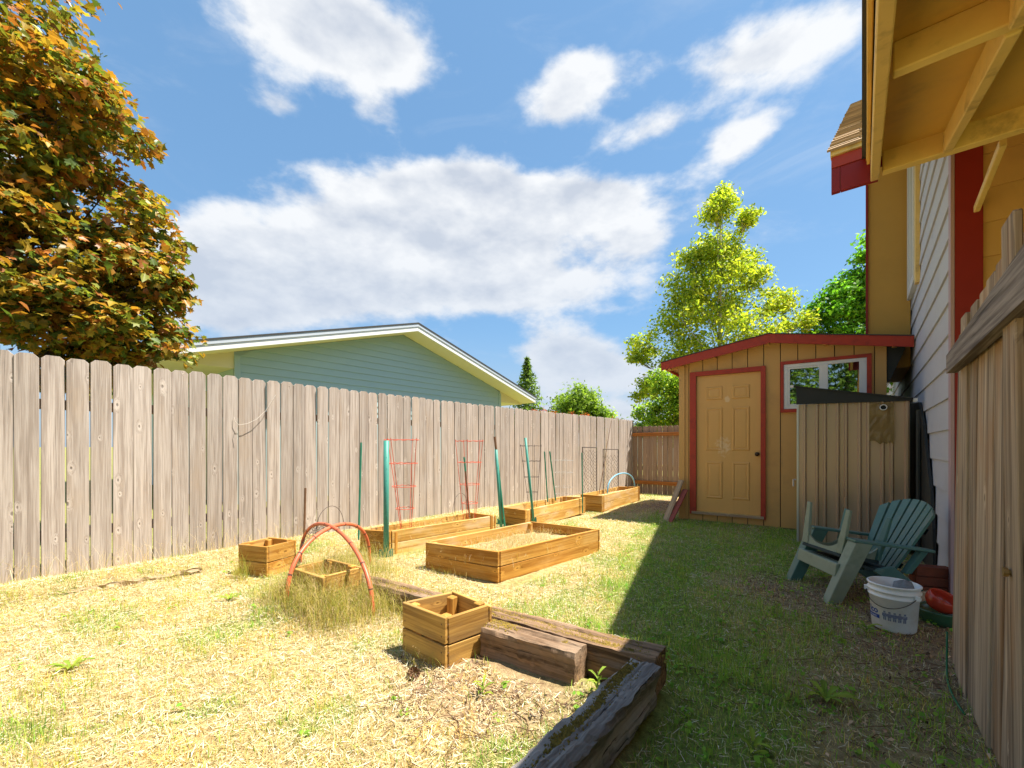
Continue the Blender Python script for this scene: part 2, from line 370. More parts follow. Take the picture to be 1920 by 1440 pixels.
def mossmat():
    m, t = newmat('dry_moss'); raw, v, rnd = objcoord(t)
    n = t.noise(v, 60, 6, .7); c = t.mix(t.smooth(n, .3, .7), (.10, .07, .02), (.30, .21, .045))
    finish(t, c, .95, n, .8, .01, spec=.05); return m
M_moss = mossmat()

# ------------------------------------------------------------------ ground
def sst(x, a, b):
    u = np.clip((x-a)/(b-a), 0, 1); return u*u*(3-2*u)
def vnoise(x, y, s, seed=0):
    x = np.asarray(x)*s; y = np.asarray(y)*s
    xi = np.floor(x); yi = np.floor(y); fx = x-xi; fy = y-yi; fx = fx*fx*(3-2*fx); fy = fy*fy*(3-2*fy)
    def h(a, b):
        q = np.sin(a*127.1+b*311.7+seed*74.7)*43758.5453; return q-np.floor(q)
    return (h(xi, yi)*(1-fx)+h(xi+1, yi)*fx)*(1-fy)+(h(xi, yi+1)*(1-fx)+h(xi+1, yi+1)*fx)*fy
def fbm(x, y, s, seed=0, o=4):
    r = 0; a = .5; n = 0
    for i in range(o): r = r+a*vnoise(x, y, s*2**i, seed+i); n += a; a *= .55
    return r/n
def gz(x, y):
    x = np.asarray(x, float); y = np.asarray(y, float)
    z = (fbm(x, y, .9, 3, 3)-.5)*.05 + (fbm(x, y, 5, 9, 3)-.5)*.022
    near = sst(-np.abs(x+2.5), -7, -4)*sst(-np.abs(y-6), -12, -8)
    z = z*near
    z = z - .05*sst(y, 4.5, 7) - .22*sst(y, 8, 12.2)
    z = z + .05*sst(x, -1.75, -1.3)*(1-sst(x, -.78, -.70))*sst(y, .3, .9)*(1-sst(y, 1.72, 1.80))
    z = z + .07*(1-sst(np.abs(x+4.75), .0, .45))*(1-sst(y, 1.4, 2.4))*sst(y, -2, -.5)   # straw bank along the fence
    z = z + .05*(1-sst(np.hypot(x+3.0, y-1.55), .25, .7))
    return z
def zones(x, y):
    """soft masks: green, dirt, straw"""
    n = fbm(x, y, .8, 21); n2 = fbm(x, y, 2.4, 31)
    edge = -1.165-.288*(y-2.353)
    right = sst(x-edge+(n-.5)*1.0, -.55, .35)*(1-sst(y, 7, 8.5))
    dirt = .85*sst((x+.55)+(n-.5)*1.1-(np.abs(y-3.9)-.8)*.45, 0, .6)*(y > 1.9)*(y < 6.2)
    dirt = np.maximum(dirt, sst(y+(n-.5)*1.5, 6.8, 8.2)*sst(x, -3.6, -3.1))
    dirt = np.maximum(dirt, .62*(1-sst(np.hypot((x+1.2)/.85, (y-1.38)/.36)+(n2-.5)*.8, .45, .95)))
    dirt = np.maximum(dirt, .5*(1-sst(np.hypot((x-.15)/.45, (y-2.3)/.8)+(n2-.5)*.9, .5, 1.0)))
    tuft = sst(n2, .52, .68)
    green = np.clip(right*(.62+.38*sst(n2, .3, .55)) + (1-right)*tuft*.58 + (1-right)*.09, 0, 1)*(1-.75*dirt)
    out = sst(-x, 5.3, 5.5)
    green = np.maximum(green, out*.8); dirt = dirt*(1-out)
    return green, dirt, right
def axis_pts(a, b, step, far):
    c = np.arange(a, b+1e-6, step); o = []; q = step
    e = b
    while e < far: q *= 1.35; e += q; o.append(e)
    p = []; q = step; e = a
    while e > -far: q *= 1.35; e -= q; p.append(e)
    return np.array(p[::-1]+list(c)+o)
gx = axis_pts(-6, 1.2, .05, 600); gy = axis_pts(-.5, 13, .05, 600)
GX, GY = np.meshgrid(gx, gy); nx, ny = len(gx), len(gy)
gv = np.stack([GX, GY, gz(GX, GY)], -1).reshape(-1, 3)
ii = (np.arange(ny-1)[:, None]*nx+np.arange(nx-1)).ravel()
gf = np.stack([ii, ii+1, ii+nx+1, ii+nx], -1)
gr, di, ri = zones(gv[:, 0], gv[:, 1])
STRAW = np.array((.58, .455, .235)); SOIL = np.array((.36, .255, .18)); DARK = np.array((.27, .205, .15)); GRN = np.array((.25, .31, .09))
gc = STRAW*(1-gr[:, None])+GRN*gr[:, None]
soil = np.where(gv[:, 0:1] > -.75, DARK*1.3, SOIL)
gc = gc*(1-di[:, None])+soil*di[:, None]
def groundmat():
    m, t = newmat('lawn_soil'); tc = t.n('ShaderNodeTexCoord').outputs['Object']
    a = t.n('ShaderNodeAttribute', {'attribute_name': 'Col'}).outputs['Color']
    n = t.noise(tc, 28, 8, .7); n2 = t.noise(tc, 150, 4, .6); n3 = t.noise(t.vec('MULTIPLY', tc, (1, 1, 1)), 3.5, 4)
    c = t.mix(t.smooth(n, .3, .7), t.mix(1., a, (.62, .56, .5), 'MULTIPLY'), t.mix(1., a, (1.22, 1.2, 1.12), 'MULTIPLY'))
    c = t.mix(t.smooth(n2, .35, .7), t.mix(1., c, (.75, .72, .7), 'MULTIPLY'), c)
    h = t.math('ADD', n, t.math('MULTIPLY', n2, .5))
    finish(t, c, .95, h, .7, .03, spec=.08); return m
ground = kind(fast('ground', gv, gf, groundmat(), None, gc, True), 'structure')

# ------------------------------------------------------------------ left fence
def plank_mesh(W, H, T, mat, ear=.022, name='plank'):
    b = MB(); a = W/2
    poly = [(-a, 0), (a, 0), (a, H-ear), (a-ear, H), (-a+ear, H), (-a, H-ear)]
    c_ = .003; n = len(poly); ins = [(u-math.copysign(c_, u), v) for u, v in poly]     # long edges eased on both faces
    b.add([(u, -T/2, v) for u, v in ins]+[(u, -T/2+c_, v) for u, v in poly]+[(u, T/2-c_, v) for u, v in poly]+[(u, T/2, v) for u, v in ins],
          [tuple(range(n)), tuple(range(4*n-1, 3*n-1, -1))]+[(r_*n+i, r_*n+n+i, r_*n+n+(i+1) % n, r_*n+(i+1) % n) for r_ in range(3) for i in range(n)])
    me = b.mesh(name, mat); return me
def fence_run(parent, start, direc, n, W, H, mat, zfun, gap=(.003, .009), ear=.022, T=.018, seed=1):
    rs = random.Random(seed); variants = [plank_mesh(W*q, H, T, mat, ear) for q in (.985, 1, 1.01, .995)]
    dx, dy = direc; ang = math.atan2(dy, dx); s = 0
    for i in range(n):
        k = rs.randrange(4); wd = W*(.985, 1, 1.01, .995)[k]
        c = s+wd/2; s += wd+rs.uniform(*gap)
        x, y = start[0]+dx*c, start[1]+dy*c
        M = Matrix.Translation((x+rs.uniform(-.002, .002), y, zfun(c)+rs.uniform(-.006, .006))) @ Matrix.Rotation(ang, 4, 'Z') @ Matrix.Rotation(R(rs.uniform(-.15, .15)), 4, 'Y') @ Matrix.Rotation(R(rs.uniform(-.5, .5)), 4, 'X')
        link('plank', variants[k], parent, M)
    return s
lf = thing('wooden_fence', 'long weathered grey dog-eared plank fence running down the left side of the yard', 'fence', (-5.25, 5, 0), R(90))
LF = fence_run(lf, (-5.259, -2.2), (0, 1), 99, .1378, 2.0, M_fence, lambda c: -.155+.010*math.sin(c*.55), (.005, .0095), .03)
for z in (.35, 1.45):
    board('rail', (-5.30, -2.2, z), (-5.30, 12.1, z), .085, .038, M_fence_far, lf)
for y in np.arange(-2, 12.2, 2.35): board('post', (-5.37, y, -.3), (-5.37, y, 1.75), .09, .09, M_fence_far, lf, (1, 0, 0))
# back fence
bf = thing('wooden_fence', 'brown plank fence with two orange rails across the far end of the yard', 'fence', (-3, 12.05, 0))
fence_run(bf, (-5.24, 12.04), (1, .02), 42, .138, 2.02, M_fence_far, lambda c: -.345, (.004, .011), .03, .018, 5)
for z in (1.435, .045): board('rail', (-5.23, 11.985, z), (.45, 12.10, z), .10, .04, M_rail_orange, bf)
for x in (-2.7, -.3): board('post', (x, 12.13, -.4), (x, 12.15, 1.6), .09, .09, M_fence_far, bf, (1, 0, 0))
# right fence
rf = thing('wooden_fence', 'dark weathered plank fence with a heavy grey rail close by on the right', 'fence', (.36, 1.5, 0), R(90))
rs = random.Random(3); y = 3.09; i = 0
while y > -1.2:
    wd = rs.choice((.135, .14, .138)); ytop = 1.672 + (2.9-y)*.10
    me = plank_mesh(wd, 1.70, .018, M_fence_r, .007)
    M = Matrix.Translation((.36+rs.uniform(-.006, .006), y-wd/2, ytop-1.70-.0)) @ Matrix.Rotation(R(90), 4, 'Z') @ Matrix.Rotation(R(rs.uniform(-.25, .25)), 4, 'Y') @ Matrix.Rotation(R(rs.uniform(-1, 1)), 4, 'X')
    link('plank', me, rf, M); y -= wd+rs.uniform(.001, .005); i += 1
b = MB().hexa([(.309, 2.87, 1.443), (.347, 2.87, 1.443), (.347, -1.2, 1.500), (.309, -1.2, 1.500), (.309, 2.87, 1.527), (.347, 2.87, 1.527), (.347, -1.2, 1.76), (.309, -1.2, 1.76)])
rail = b.build('rail', M_rail_grey, rf, None)
rail.data.materials.clear(); rail.data.materials.append(wood('grey_rail_wood_y', (.09, .07, .06), (.30, .255, .225), 'Y', 1, 0, .85, .1, cracks=.5))
board('post', (.43, 2.84, -.1), (.43, 2.84, 1.62), .09, .09, M_fence_r, rf, (1, 0, 0))
bl = MB().tube([(.345, 1.905, .726), (.332, 1.905, .726)], .009, 8).tube([(.334, 1.905, .726), (.324, 1.905, .726)], .014, 8).build('latch_bolt', M_brass, rf)

# ------------------------------------------------------------------ house on the right
hs = thing('house', 'house with grey lap siding, dark red trim and tan soffits on the right', 'house', (3.5, 9, 0))
HX, HY = .5, 4.28; EY = 3.207; RX = -.146; PIT = .66; RIDGE = 10.0; EZ = 2.872
def roofz(y): return EZ + PIT*(y-EY) if y < RIDGE else EZ + PIT*(2*RIDGE-EY-y)
yfar = 2*RIDGE-HY
# core walls
MB().prism([(HY, -.3), (yfar, -.3), (yfar, roofz(yfar)-.25), (RIDGE, roofz(RIDGE)-.25), (HY, roofz(HY)-.25)], lambda u, v, x: (x, u, v), HX+.012, 8.).build('wall', M_tan, hs)
# lap siding boards on the side wall, each one a wedge
def lap(zb, exp, mat, parent):
    zt = zb+exp+.02
    y0 = max(HY+.0, (zt+.25-EZ)/PIT+EY)
    y1 = 2*RIDGE-y0
    if y1-y0 < .5: return
    MB().hexa([(HX-.014, y0, zb), (HX+.010, y0, zb), (HX+.010, y1, zb), (HX-.014, y1, zb), (HX+.002, y0, zt), (HX+.010, y0, zt), (HX+.010, y1, zt), (HX+.002, y1, zt)]).build('siding_board', mat, parent)
k = 0; z = .06
while z < 6.6: lap(z, .232, M_siding, hs); z += .232
# front (-Y) wall: red corner board, tan lap boards
MB().box((HX-.020, HY-.028, 0), (HX-.001, HY+.07, 3.32)).build('corner_trim', M_pink, hs)
MB().box((HX+.001, HY-.030, 0), (HX+.135, HY-.002, 3.32)).build('corner_board', M_reddk, hs)['label'] = 'dark red vertical corner board'
z = .06
while z < 3.2:
    MB().hexa([(HX+.137, HY-.016, z), (8, HY-.016, z), (8, HY+.01, z), (HX+.137, HY+.01, z), (HX+.137, HY-.003, z+.25), (8, HY-.003, z+.25), (8, HY+.01, z+.25), (HX+.137, HY+.01, z+.25)]).build('siding_board', M_tan, hs); z += .232
# upper bay that sticks out of the side wall
bay = MB().prism([(7.5, 2.12), (9.2, 2.12), (9.2, 5.8), (7.5, 5.25)], lambda u, v, x: (x, u, v), .062, HX-.016).build('upper_bay', M_bay, hs)
MB().box((.040, 7.472, 2.10), (.064, 7.52, 5.2)).build('bay_corner_trim', M_reddk, bay)
# side window
wn = thing('_tmp', '', '') if False else None
wf = MB()
for (y0, y1, z0, z1) in ((6.55, 7.40, 4.62, 4.72), (6.55, 7.40, 2.95, 3.05), (6.55, 6.63, 3.05, 4.62), (7.32, 7.40, 3.05, 4.62), (6.95, 7.0, 3.05, 4.62)): wf.box((HX-.055, y0, z0), (HX-.004, y1, z1))
win = wf.build('window', M_white, hs); MB().box((HX-.03, 6.63, 3.05), (HX-.02, 7.32, 4.62)).build('pane', M_glass, win)
MB().box((HX-.045, 6.44, 2.9), (HX-.006, 6.545, 4.78)).build('window_trim', M_tan_lt, win)
# black sheet shaped to the dark patch on the siding, and a conduit
MB().prism([(5.0, -.05), (7.2, -.05), (7.2, 1.62), (6.2, 1.56), (5.75, 1.30), (5.45, .95), (5.2, .72), (5.05, .4)], lambda u, v, x: (x, u, v), .462, .483).build('dark_wall_patch', M_black, hs)
pp = MB().tube([(.430, 5.75, -.1), (.430, 5.75, 1.45)], .020, 10).build('conduit', M_black, hs)
# main roof: deck, red fascia, soffit, shingle courses
dk = .05
roof = MB()
for sgn in (0, 1):
    f = (lambda y: y) if not sgn else (lambda y: 2*RIDGE-y)
    RL = RX+.03 if not sgn else HX-.02
    roof.hexa([(RL, f(EY+.02), roofz(EY)-.09), (8.3, f(EY+.02), roofz(EY)-.09), (8.3, RIDGE, roofz(RIDGE)-.09), (RL, RIDGE, roofz(RIDGE)-.09),
               (RL, f(EY+.02), roofz(EY)-.02), (8.3, f(EY+.02), roofz(EY)-.02), (8.3, RIDGE, roofz(RIDGE)-.02), (RL, RIDGE, roofz(RIDGE)-.02)])
roof_o = roof.build('roof', M_soff, hs)
fz0, fz1 = 2.622, 2.832
MB().box((RX+.004, EY, fz0), (RX+.045, EY+.03, fz1-.066)).build('fascia_end', M_reddk, roof_o)
MB().box((RX+.047, EY+.002, fz0), (.072, EY+.03, fz1-.066)).build('fascia', M_reddk, roof_o)
MB().box((.073, EY+.002, 2.70), (8.3, EY+.03, fz1-.066)).build('fascia', M_reddk, roof_o)
MB().box((RX+.004, EY-.006, fz1-.064), (8.3, EY+.03, fz1)).build('fascia_strip', M_red, roof_o)
MB().box((RX+.0, EY-.022, fz1+.002), (8.3, EY+.03, fz1+.030)).build('drip_edge', M_tan_lt, roof_o)
MB().prism([(EY+.035, fz0+.01), (EY+.035, fz1), (RIDGE, roofz(RIDGE)-.12), (RIDGE, roofz(RIDGE)-.35)], lambda u, v, x: (x, u, v), RX+.03, RX+.07).build('rake_board', M_tan_lt, roof_o)
shm = [MB().hexa([(-.155, 0, 0), (.155, 0, 0), (.155, .2, -.012), (-.155, .2, -.012), (-.155, 0, .013+q), (.155, 0, .013+q), (.155, .2, .004), (-.155, .2, .004)]).mesh('shingle', M_shingle) for q in (0, .004, .007)]
ang = math.atan(PIT); rs = random.Random(8); EXPO = .12
for c in range(68):
    s = c*EXPO; x = RX-.02+rs.uniform(0, .02)+(.155 if c % 2 else 0.)
    nsh = 4
    for j in range(nsh):
        wx = rs.uniform(.6, 1.0) if True else 1
        cx = x+.155*wx; x += .31*wx+.006
        M = Matrix.Translation((cx, EY-.035+s*math.cos(ang), roofz(EY)-.03+s*math.sin(ang)+.012+rs.uniform(0, .004))) @ Matrix.Rotation(ang, 4, 'X') @ Matrix.Rotation(R(rs.uniform(-1.2, 1.2)), 4, 'Z') @ Matrix.Diagonal((wx, 1, 1, 1))
        link('shingle', shm[rs.randrange(3)], roof_o, M)
    if c % 2: # fill the half gap at the rake
        link('shingle', shm[0], roof_o, Matrix.Translation((RX-.018+.077, EY-.035+s*math.cos(ang), roofz(EY)-.03+s*math.sin(ang)+.012)) @ Matrix.Rotation(ang, 4, 'X') @ Matrix.Diagonal((.48, 1, 1, 1)))
MB().hexa([(.95, EY-.03, roofz(EY)-.012), (8.3, EY-.03, roofz(EY)-.012), (8.3, RIDGE, roofz(RIDGE)+.0), (.9, RIDGE, roofz(RIDGE)+.0), (.9, EY-.03, roofz(EY)+.006), (8.3, EY-.03, roofz(EY)+.006), (8.3, RIDGE, roofz(RIDGE)+.02), (.9, RIDGE, roofz(RIDGE)+.02)]).build('upper_shingles', M_shingle, roof_o)
# patio cover fixed to the eave: ledger, edge beam, purlin, rafter, decking
pc = thing('patio_cover', 'tan painted patio cover overhead with exposed beams and plank deck, right corner', 'patio cover', (1.5, 2.5, 2.7))
SL = .255
def cz(y): return 2.606 - SL*(3.10-y)
board('ledger_beam', (.088, 3.132, 2.675), (4.2, 3.132, 2.675), .133, .053, M_tan_lt, pc)
board('edge_beam', (.057, 3.19, cz(3.19)+.049), (.041, .66, cz(.66)+.049), .124, .037, M_tan_lt, pc)
board('edge_beam_face', (.0275, 3.01, cz(3.01)+.089), (.011, .66, cz(.66)+.089), .089, .014, M_soff, pc)
board('purlin', (.077, 1.85, cz(1.85)+.058), (4.2, 1.85, cz(1.85)+.058), .097, .040, M_tan_lt, pc)
board('rafter', (.341, 3.104, cz(3.1)+.049), (.341, 1.872, cz(1.872)+.049), .097, .037, M_tan_lt, pc)
board('rafter', (.341, 1.828, cz(1.828)+.049), (.341, .66, cz(.66)+.049), .097, .037, M_tan_lt, pc)
board('rafter', (.975, 3.104, cz(3.1)+.049), (.975, .66, cz(.66)+.049), .097, .037, M_tan_lt, pc)
board('purlin', (.062, .69, cz(.69)+.058), (4.2, .69, cz(.69)+.058), .097, .040, M_tan_lt, pc)
for i, (ya, yb) in enumerate(((3.20, 2.14), (2.137, 1.06), (1.057, .62))):
    MB().hexa([(.018, yb, cz(yb)+.110), (4.3, yb, cz(yb)+.110), (4.3, ya, cz(ya)+.110), (.018, ya, cz(ya)+.110), (.018, yb, cz(yb)+.126), (4.3, yb, cz(yb)+.126), (4.3, ya, cz(ya)+.126), (.018, ya, cz(ya)+.126)]).build('deck_panel', M_soff, pc)
MB().hexa([(.0, .585, cz(.585)+.129), (4.35, .585, cz(.585)+.129), (4.35, 3.20, cz(3.20)+.129), (.0, 3.20, cz(3.20)+.129), (.0, .585, cz(.585)+.138), (4.35, .585, cz(.585)+.138), (4.35, 3.20, cz(3.20)+.138), (.0, 3.20, cz(3.20)+.138)]).build('roofing', M_darkroof, pc)
# raking brace from the wall
board('brace', (.60, 4.22, 2.70), (.60, 3.52, 2.765), .045, .03, M_tan_lt, hs)

# ------------------------------------------------------------------ neighbouring house behind the left fence
nh = thing('house', 'neighbouring house with blue-green lap siding and white gable trim behind the left fence', 'house', (-13, 6.7, 0))
NW = -9.1; ny0, ny1, nap = 2.88, 10.50, 6.70
def nroof(y, top=2.755): return 4.13-.284*abs(y-nap)
MB().prism([(ny0, 0), (ny1, 0), (ny1, nroof(ny1)-.182), (nap, nroof(nap)-.182), (ny0, nroof(ny0)-.182)], lambda u, v, x: (x, u, v), -18, NW-.012).build('wall', M_nwall, nh)
z = 1.75
while z < 3.95:
    e = .15; zt = z+e+.008
    half = (4.13-.185-zt)/.284; hb = (4.13-.185-z)/.284
    if half > .05:
        y0 = max(ny0+.1, nap-half); y1 = min(ny1-.1, nap+half); q0 = max(ny0+.1, nap-hb); q1 = min(ny1-.1, nap+hb)
        MB().hexa([(NW-.012, q0, z), (NW+.020, q0, z), (NW+.020, q1, z), (NW-.012, q1, z), (NW-.012, y0, zt), (NW-.004, y0, zt), (NW-.004, y1, zt), (NW-.012, y1, zt)]).build('siding_board', M_nwall, nh)
    z += e
for y in (ny0, ny1-.1): MB().box((NW-.03, y, 0), (NW+.030, y+.1, nroof(ny0)-.25)).build('corner_trim', M_nwall, nh)
rfb = MB()
for a, b_ in ((1.80, nap), (11.66, nap)):
    rfb.hexa([(-18, a, nroof(a)-.005), (-8.475, a, nroof(a)-.005), (-8.475, b_, nroof(b_)-.005), (-18, b_, nroof(b_)-.005), (-18, a, nroof(a)+.03), (-8.475, a, nroof(a)+.025), (-8.475, b_, nroof(b_)+.025), (-18, b_, nroof(b_)+.03)])
nroof_o = rfb.build('roof', M_darkroof, nh)
for a, sg in ((1.85, 1), (11.62, -1)):
    MB().hexa([(-8.535, a, nroof(a)-.182), (-8.50, a, nroof(a)-.182), (-8.50, nap-.0*sg, nroof(nap)-.182), (-8.535, nap, nroof(nap)-.182), (-8.535, a, nroof(a)-.077), (-8.50, a, nroof(a)-.077), (-8.50, nap, nroof(nap)-.077), (-8.535, nap, nroof(nap)-.077)]).build('rake_fascia', M_nwhite, nroof_o)
    MB().hexa([(NW+.001, a, nroof(a)-.18), (-8.537, a, nroof(a)-.18), (-8.537, nap, nroof(nap)-.18), (NW+.001, nap, nroof(nap)-.18), (NW+.001, a, nroof(a)-.165), (-8.537, a, nroof(a)-.165), (-8.537, nap, nroof(nap)-.165), (NW+.001, nap, nroof(nap)-.165)]).build('rake_soffit', M_nsoff, nroof_o)
    MB().hexa([(-8.53, a, nroof(a)-.075), (-8.485, a, nroof(a)-.075), (-8.485, nap, nroof(nap)-.075), (-8.53, nap, nroof(nap)-.075), (-8.53, a, nroof(a)-.007), (-8.485, a, nroof(a)-.007), (-8.485, nap, nroof(nap)-.007), (-8.53, nap, nroof(nap)-.007)]).build('upper_fascia', M_nfasc, nroof_o)
    MB().box((-18, min(a-.03*sg, a), nroof(a)-.17), (-8.545, max(a-.03*sg, a), nroof(a)-.04)).build('eave_fascia', M_nsoff, nroof_o)
    e0, e1 = (a+.002, ny0-.002) if sg > 0 else (ny1+.002, a-.002)
    MB().box((-18, e0, nroof(a)-.200), (NW-.002, e1, nroof(a)-.185)).build('eave_soffit', M_nsoff, nroof_o)
for a, yw in ((1.852, ny0), (11.618, ny1)):
    q = sorted(((a, nroof(a)-.205), (yw, nroof(a)-.205))); MB().prism([(min(a, yw), nroof(a)-.205), (max(a, yw), nroof(a)-.205), (max(a, yw), nroof(max(a, yw))-.01), (min(a, yw), nroof(min(a, yw))-.01)], lambda u, v, x: (x, u, v), NW-.03, NW-.001).build('eave_return', M_nsoff, nh)
gut = MB().tube([(-18, 1.755, 2.66), (-8.56, 1.755, 2.66)], .055, 8).build('gutter', M_nsoff, nroof_o)
MB().tube([(-10.4, 1.80, 2.62), (-10.4, 2.3, 2.35), (-10.4, 2.8, 2.2), (-10.4, 2.8, 0)], .035, 8).build('downpipe', M_nsoff, nh)

# ------------------------------------------------------------------ shed
SA = Vector((-2.081, 6.945, 0)); sang = math.atan2(.084, 1.017)
sh = thing('garden_shed', 'tan garden shed with red trim, panel door and low gable roof', 'shed', (SA.x, SA.y, -.07), sang)
SM = Matrix.Translation((SA.x, SA.y, 0)) @ Matrix.Rotation(sang, 4, 'Z')     # local u=x along front, y into the shed
def sbox(name, a, b, mat, parent=None): return MB().box(a, b).build(name, mat, parent or sh, SM)
UL, UR, SD = -.135, 2.333, 3.0
def stop(u): return 2.57-.165*abs(u-1.06)      # wall top under the roof
# T1-11 siding planks, groove gaps between; cut round door (0..1.02) and window (1.2..2.183, 1.565..2.279)
edges = [UL, -.02] + [(-.02+.203*i) for i in range(1, 12)] + [UR]
rs = random.Random(4)
def splank(u0, u1, z0, z1s):
    g = .005
    MB().prism([(u0+g, z0), (u1-g, z0), (u1-g, stop(u1) if z1s is None else z1s)] + ([(1.06, stop(1.06))] if z1s is None and u0 < 1.055 < u1-.01 else []) + [(u0+g, stop(u0) if z1s is None else z1s)], lambda u, v, y: (u, y, v), 0., .016).build('siding_plank', M_tan, sh, SM)
cuts = (.03, .99, 1.23, 2.15)
for a, b_ in zip(edges[:-1], edges[1:]):
    xs = [a] + [c for c in cuts if a+.012 < c < b_-.012] + [b_]
    for p, q in zip(xs[:-1], xs[1:]):
        m_ = (p+q)/2; spans = [(-.05, None)]
        if .03 < m_ < .99: spans = [(-.05, .06), (2.21, None)]
        elif 1.23 < m_ < 2.15: spans = [(-.05, 1.60), (2.25, None)]
        for z0, z1 in spans: splank(p-(.005 if p != a else 0), q+(.005 if q != b_ else 0), z0, z1)
sbox('corner_trim', (UL-.03, -.018, -.05), (UL+.055, .10, 2.36), M_tan)
MB().prism([(UL, -.05), (UR, -.05), (UR, stop(UR)-.01), (1.06, stop(1.06)-.01), (UL, stop(UL)-.01)], lambda u, v, y: (u, y, v), .03, .05).build('inner_wall', M_black, sh, SM)
sbox('side_wall', (UL, .052, -.05), (UL+.03, SD, stop(UL)-.01), M_tan); sbox('side_wall', (UR-.03, .0165, -.05), (UR, SD, stop(UR)-.01), M_tan); sbox('back_wall', (UL+.032, SD-.03, -.05), (UR-.032, SD, 2.3), M_tan)
sbox('skid', (UL+.1, .06, -.2), (UR, .2, -.052), M_tie)
# door with frame, panels, knob, sill
door = sbox('door', (.092, .004, .092), (.957, .028, 2.176), M_door)
for (u0, u1, z0, z1) in ((.225, .46, 1.80, 2.00), (.585, .82, 1.80, 2.00), (.225, .46, 1.03, 1.68), (.585, .82, 1.03, 1.68), (.225, .46, .30, .86), (.585, .82, .30, .86)):
    b = MB(); m1 = .028; m2 = .055
    P = lambda u, z, y: (u, y, z)
    rings = [[(u0, z0), (u1, z0), (u1, z1), (u0, z1)]]
    def ring(m): return [(u0+m, z0+m), (u1-m, z0+m), (u1-m, z1-m), (u0+m, z1-m)]
    lv = [(ring(0), .0035), (ring(.012), -.007), (ring(m1), -.007), (ring(m1+.010), .001), (ring(m2), -.004)]
    vs_ = [P(u, z, y) for rg, y in lv for u, z in rg]
    fs = [(i*4+k, i*4+(k+1) % 4, i*4+4+(k+1) % 4, i*4+4+k) for i in range(4) for k in range(4)] + [(16, 17, 18, 19)]
    b.add(vs_, fs).build('panel', M_door, door, SM)
kb = MB().lathe([(0, 0), (.03, 0), (.03, .006), (.012, .01), (.012, .03), (.026, .038), (.030, .05), (.022, .062), (0, .066)], 16)
KM = SM @ Matrix.Translation((.915, .003, .98)) @ Matrix.Rotation(R(90), 4, 'X'); kb.build('knob', M_knob, door, KM, True)
for i, (u0, u1, z0, z1) in enumerate(((0, .09, .045, 2.245), (.959, 1.02, .045, 2.245), (.0915, .9575, 2.178, 2.245))): sbox('door_frame', (u0, -.035, z0), (u1, -.001, z1), M_red)
sbox('door_sill', (.03, -.05, .05), (1.0, -.036, .088), M_scrap); sbox('threshold', (.0915, -.034, .047), (.9575, .0, .090), M_tan_lt)
# window
wt = [(1.2, 2.183, 2.235, 2.279), (1.2, 2.183, 1.565, 1.612), (1.2, 1.238, 1.6125, 2.2345), (2.137, 2.183, 1.6125, 2.2345)]
wo_ = None
for k, (u0, u1, z0, z1) in enumerate(wt): sbox('window_trim', (u0, -.03, z0), (u1, -.001, z1), M_red)
wfb = MB()
for (u0, u1, z0, z1, y0) in ((1.24, 2.135, 2.19, 2.233, -.02), (1.24, 2.135, 1.614, 1.655, -.02), (1.24, 1.285, 1.656, 2.189, -.02), (2.06, 2.135, 1.656, 2.189, -.02), (1.64, 1.735, 1.656, 2.189, -.022)): wfb.box((u0, y0, z0), (u1, .012, z1))
wfo = wfb.build('window', M_white, sh, SM)
for u0, u1, yy in ((1.284, 1.641, .012), (1.734, 2.061, .012)):
    MB().box((-(u1-u0)/2, -.002, -.267), ((u1-u0)/2, .002, .267)).build('pane', M_glass, wfo, SM @ Matrix.Translation(((u0+u1)/2, yy-.006, 1.9225)) @ Matrix.Rotation(-sang*.9, 4, 'Z'))
sf = MB()
for (u0, u1, z0, z1) in ((1.286, 1.31, 1.657, 2.188), (1.311, 1.639, 2.165, 2.188), (1.311, 1.639, 1.657, 1.68)): sf.box((u0, -.016, z0), (u1, -.0065, z1))
sf.build('sash', M_white, wfo, SM)
# roof: two slopes, red fascia boards in front, dark roofing, rafter tails
def rz(u): return 2.660-.1655*abs(u-1.06)
ro = MB()
for u0, u1 in ((-.40, 1.06), (1.06, 2.555)):
    ro.hexa([(u0, -.13, rz(u0)-.035), (u1, -.13, rz(u1)-.035), (u1, SD+.15, rz(u1)-.035), (u0, SD+.15, rz(u0)-.035), (u0, -.13, rz(u0)), (u1, -.13, rz(u1)), (u1, SD+.15, rz(u1)), (u0, SD+.15, rz(u0))])
sroof = ro.build('roof', M_scrap, sh, SM)
for u0, u1 in ((-.405, 1.059), (1.061, 2.56)):
    MB().prism([(u0, rz(u0)-.118), (u1, rz(u1)-.125), (u1, rz(u1)+.004), (u0, rz(u0)+.004)], lambda u, v, y: (u, y, v), -.155, -.132).build('fascia_board', M_red, sroof, SM)
    MB().prism([(u0-.01, rz(u0)+.005), (u1, rz(u1)+.005), (u1, rz(u1)+.018), (u0-.01, rz(u0)+.018)], lambda u, v, y: (u, y, v), -.165, SD+.16).build('roofing_felt', M_darkroof, sroof, SM)
sbox('eave_fascia', (-.405, -.13, rz(-.4)-.075), (-.385, SD+.15, rz(-.4)-.037), M_red, sroof)
for u in (-.30, .35, 1.05, 1.72, 2.40): sbox('lookout', (u-.02, -.125, rz(u)-.115), (u+.02, -.002, rz(u)-.04), M_tan, sroof)
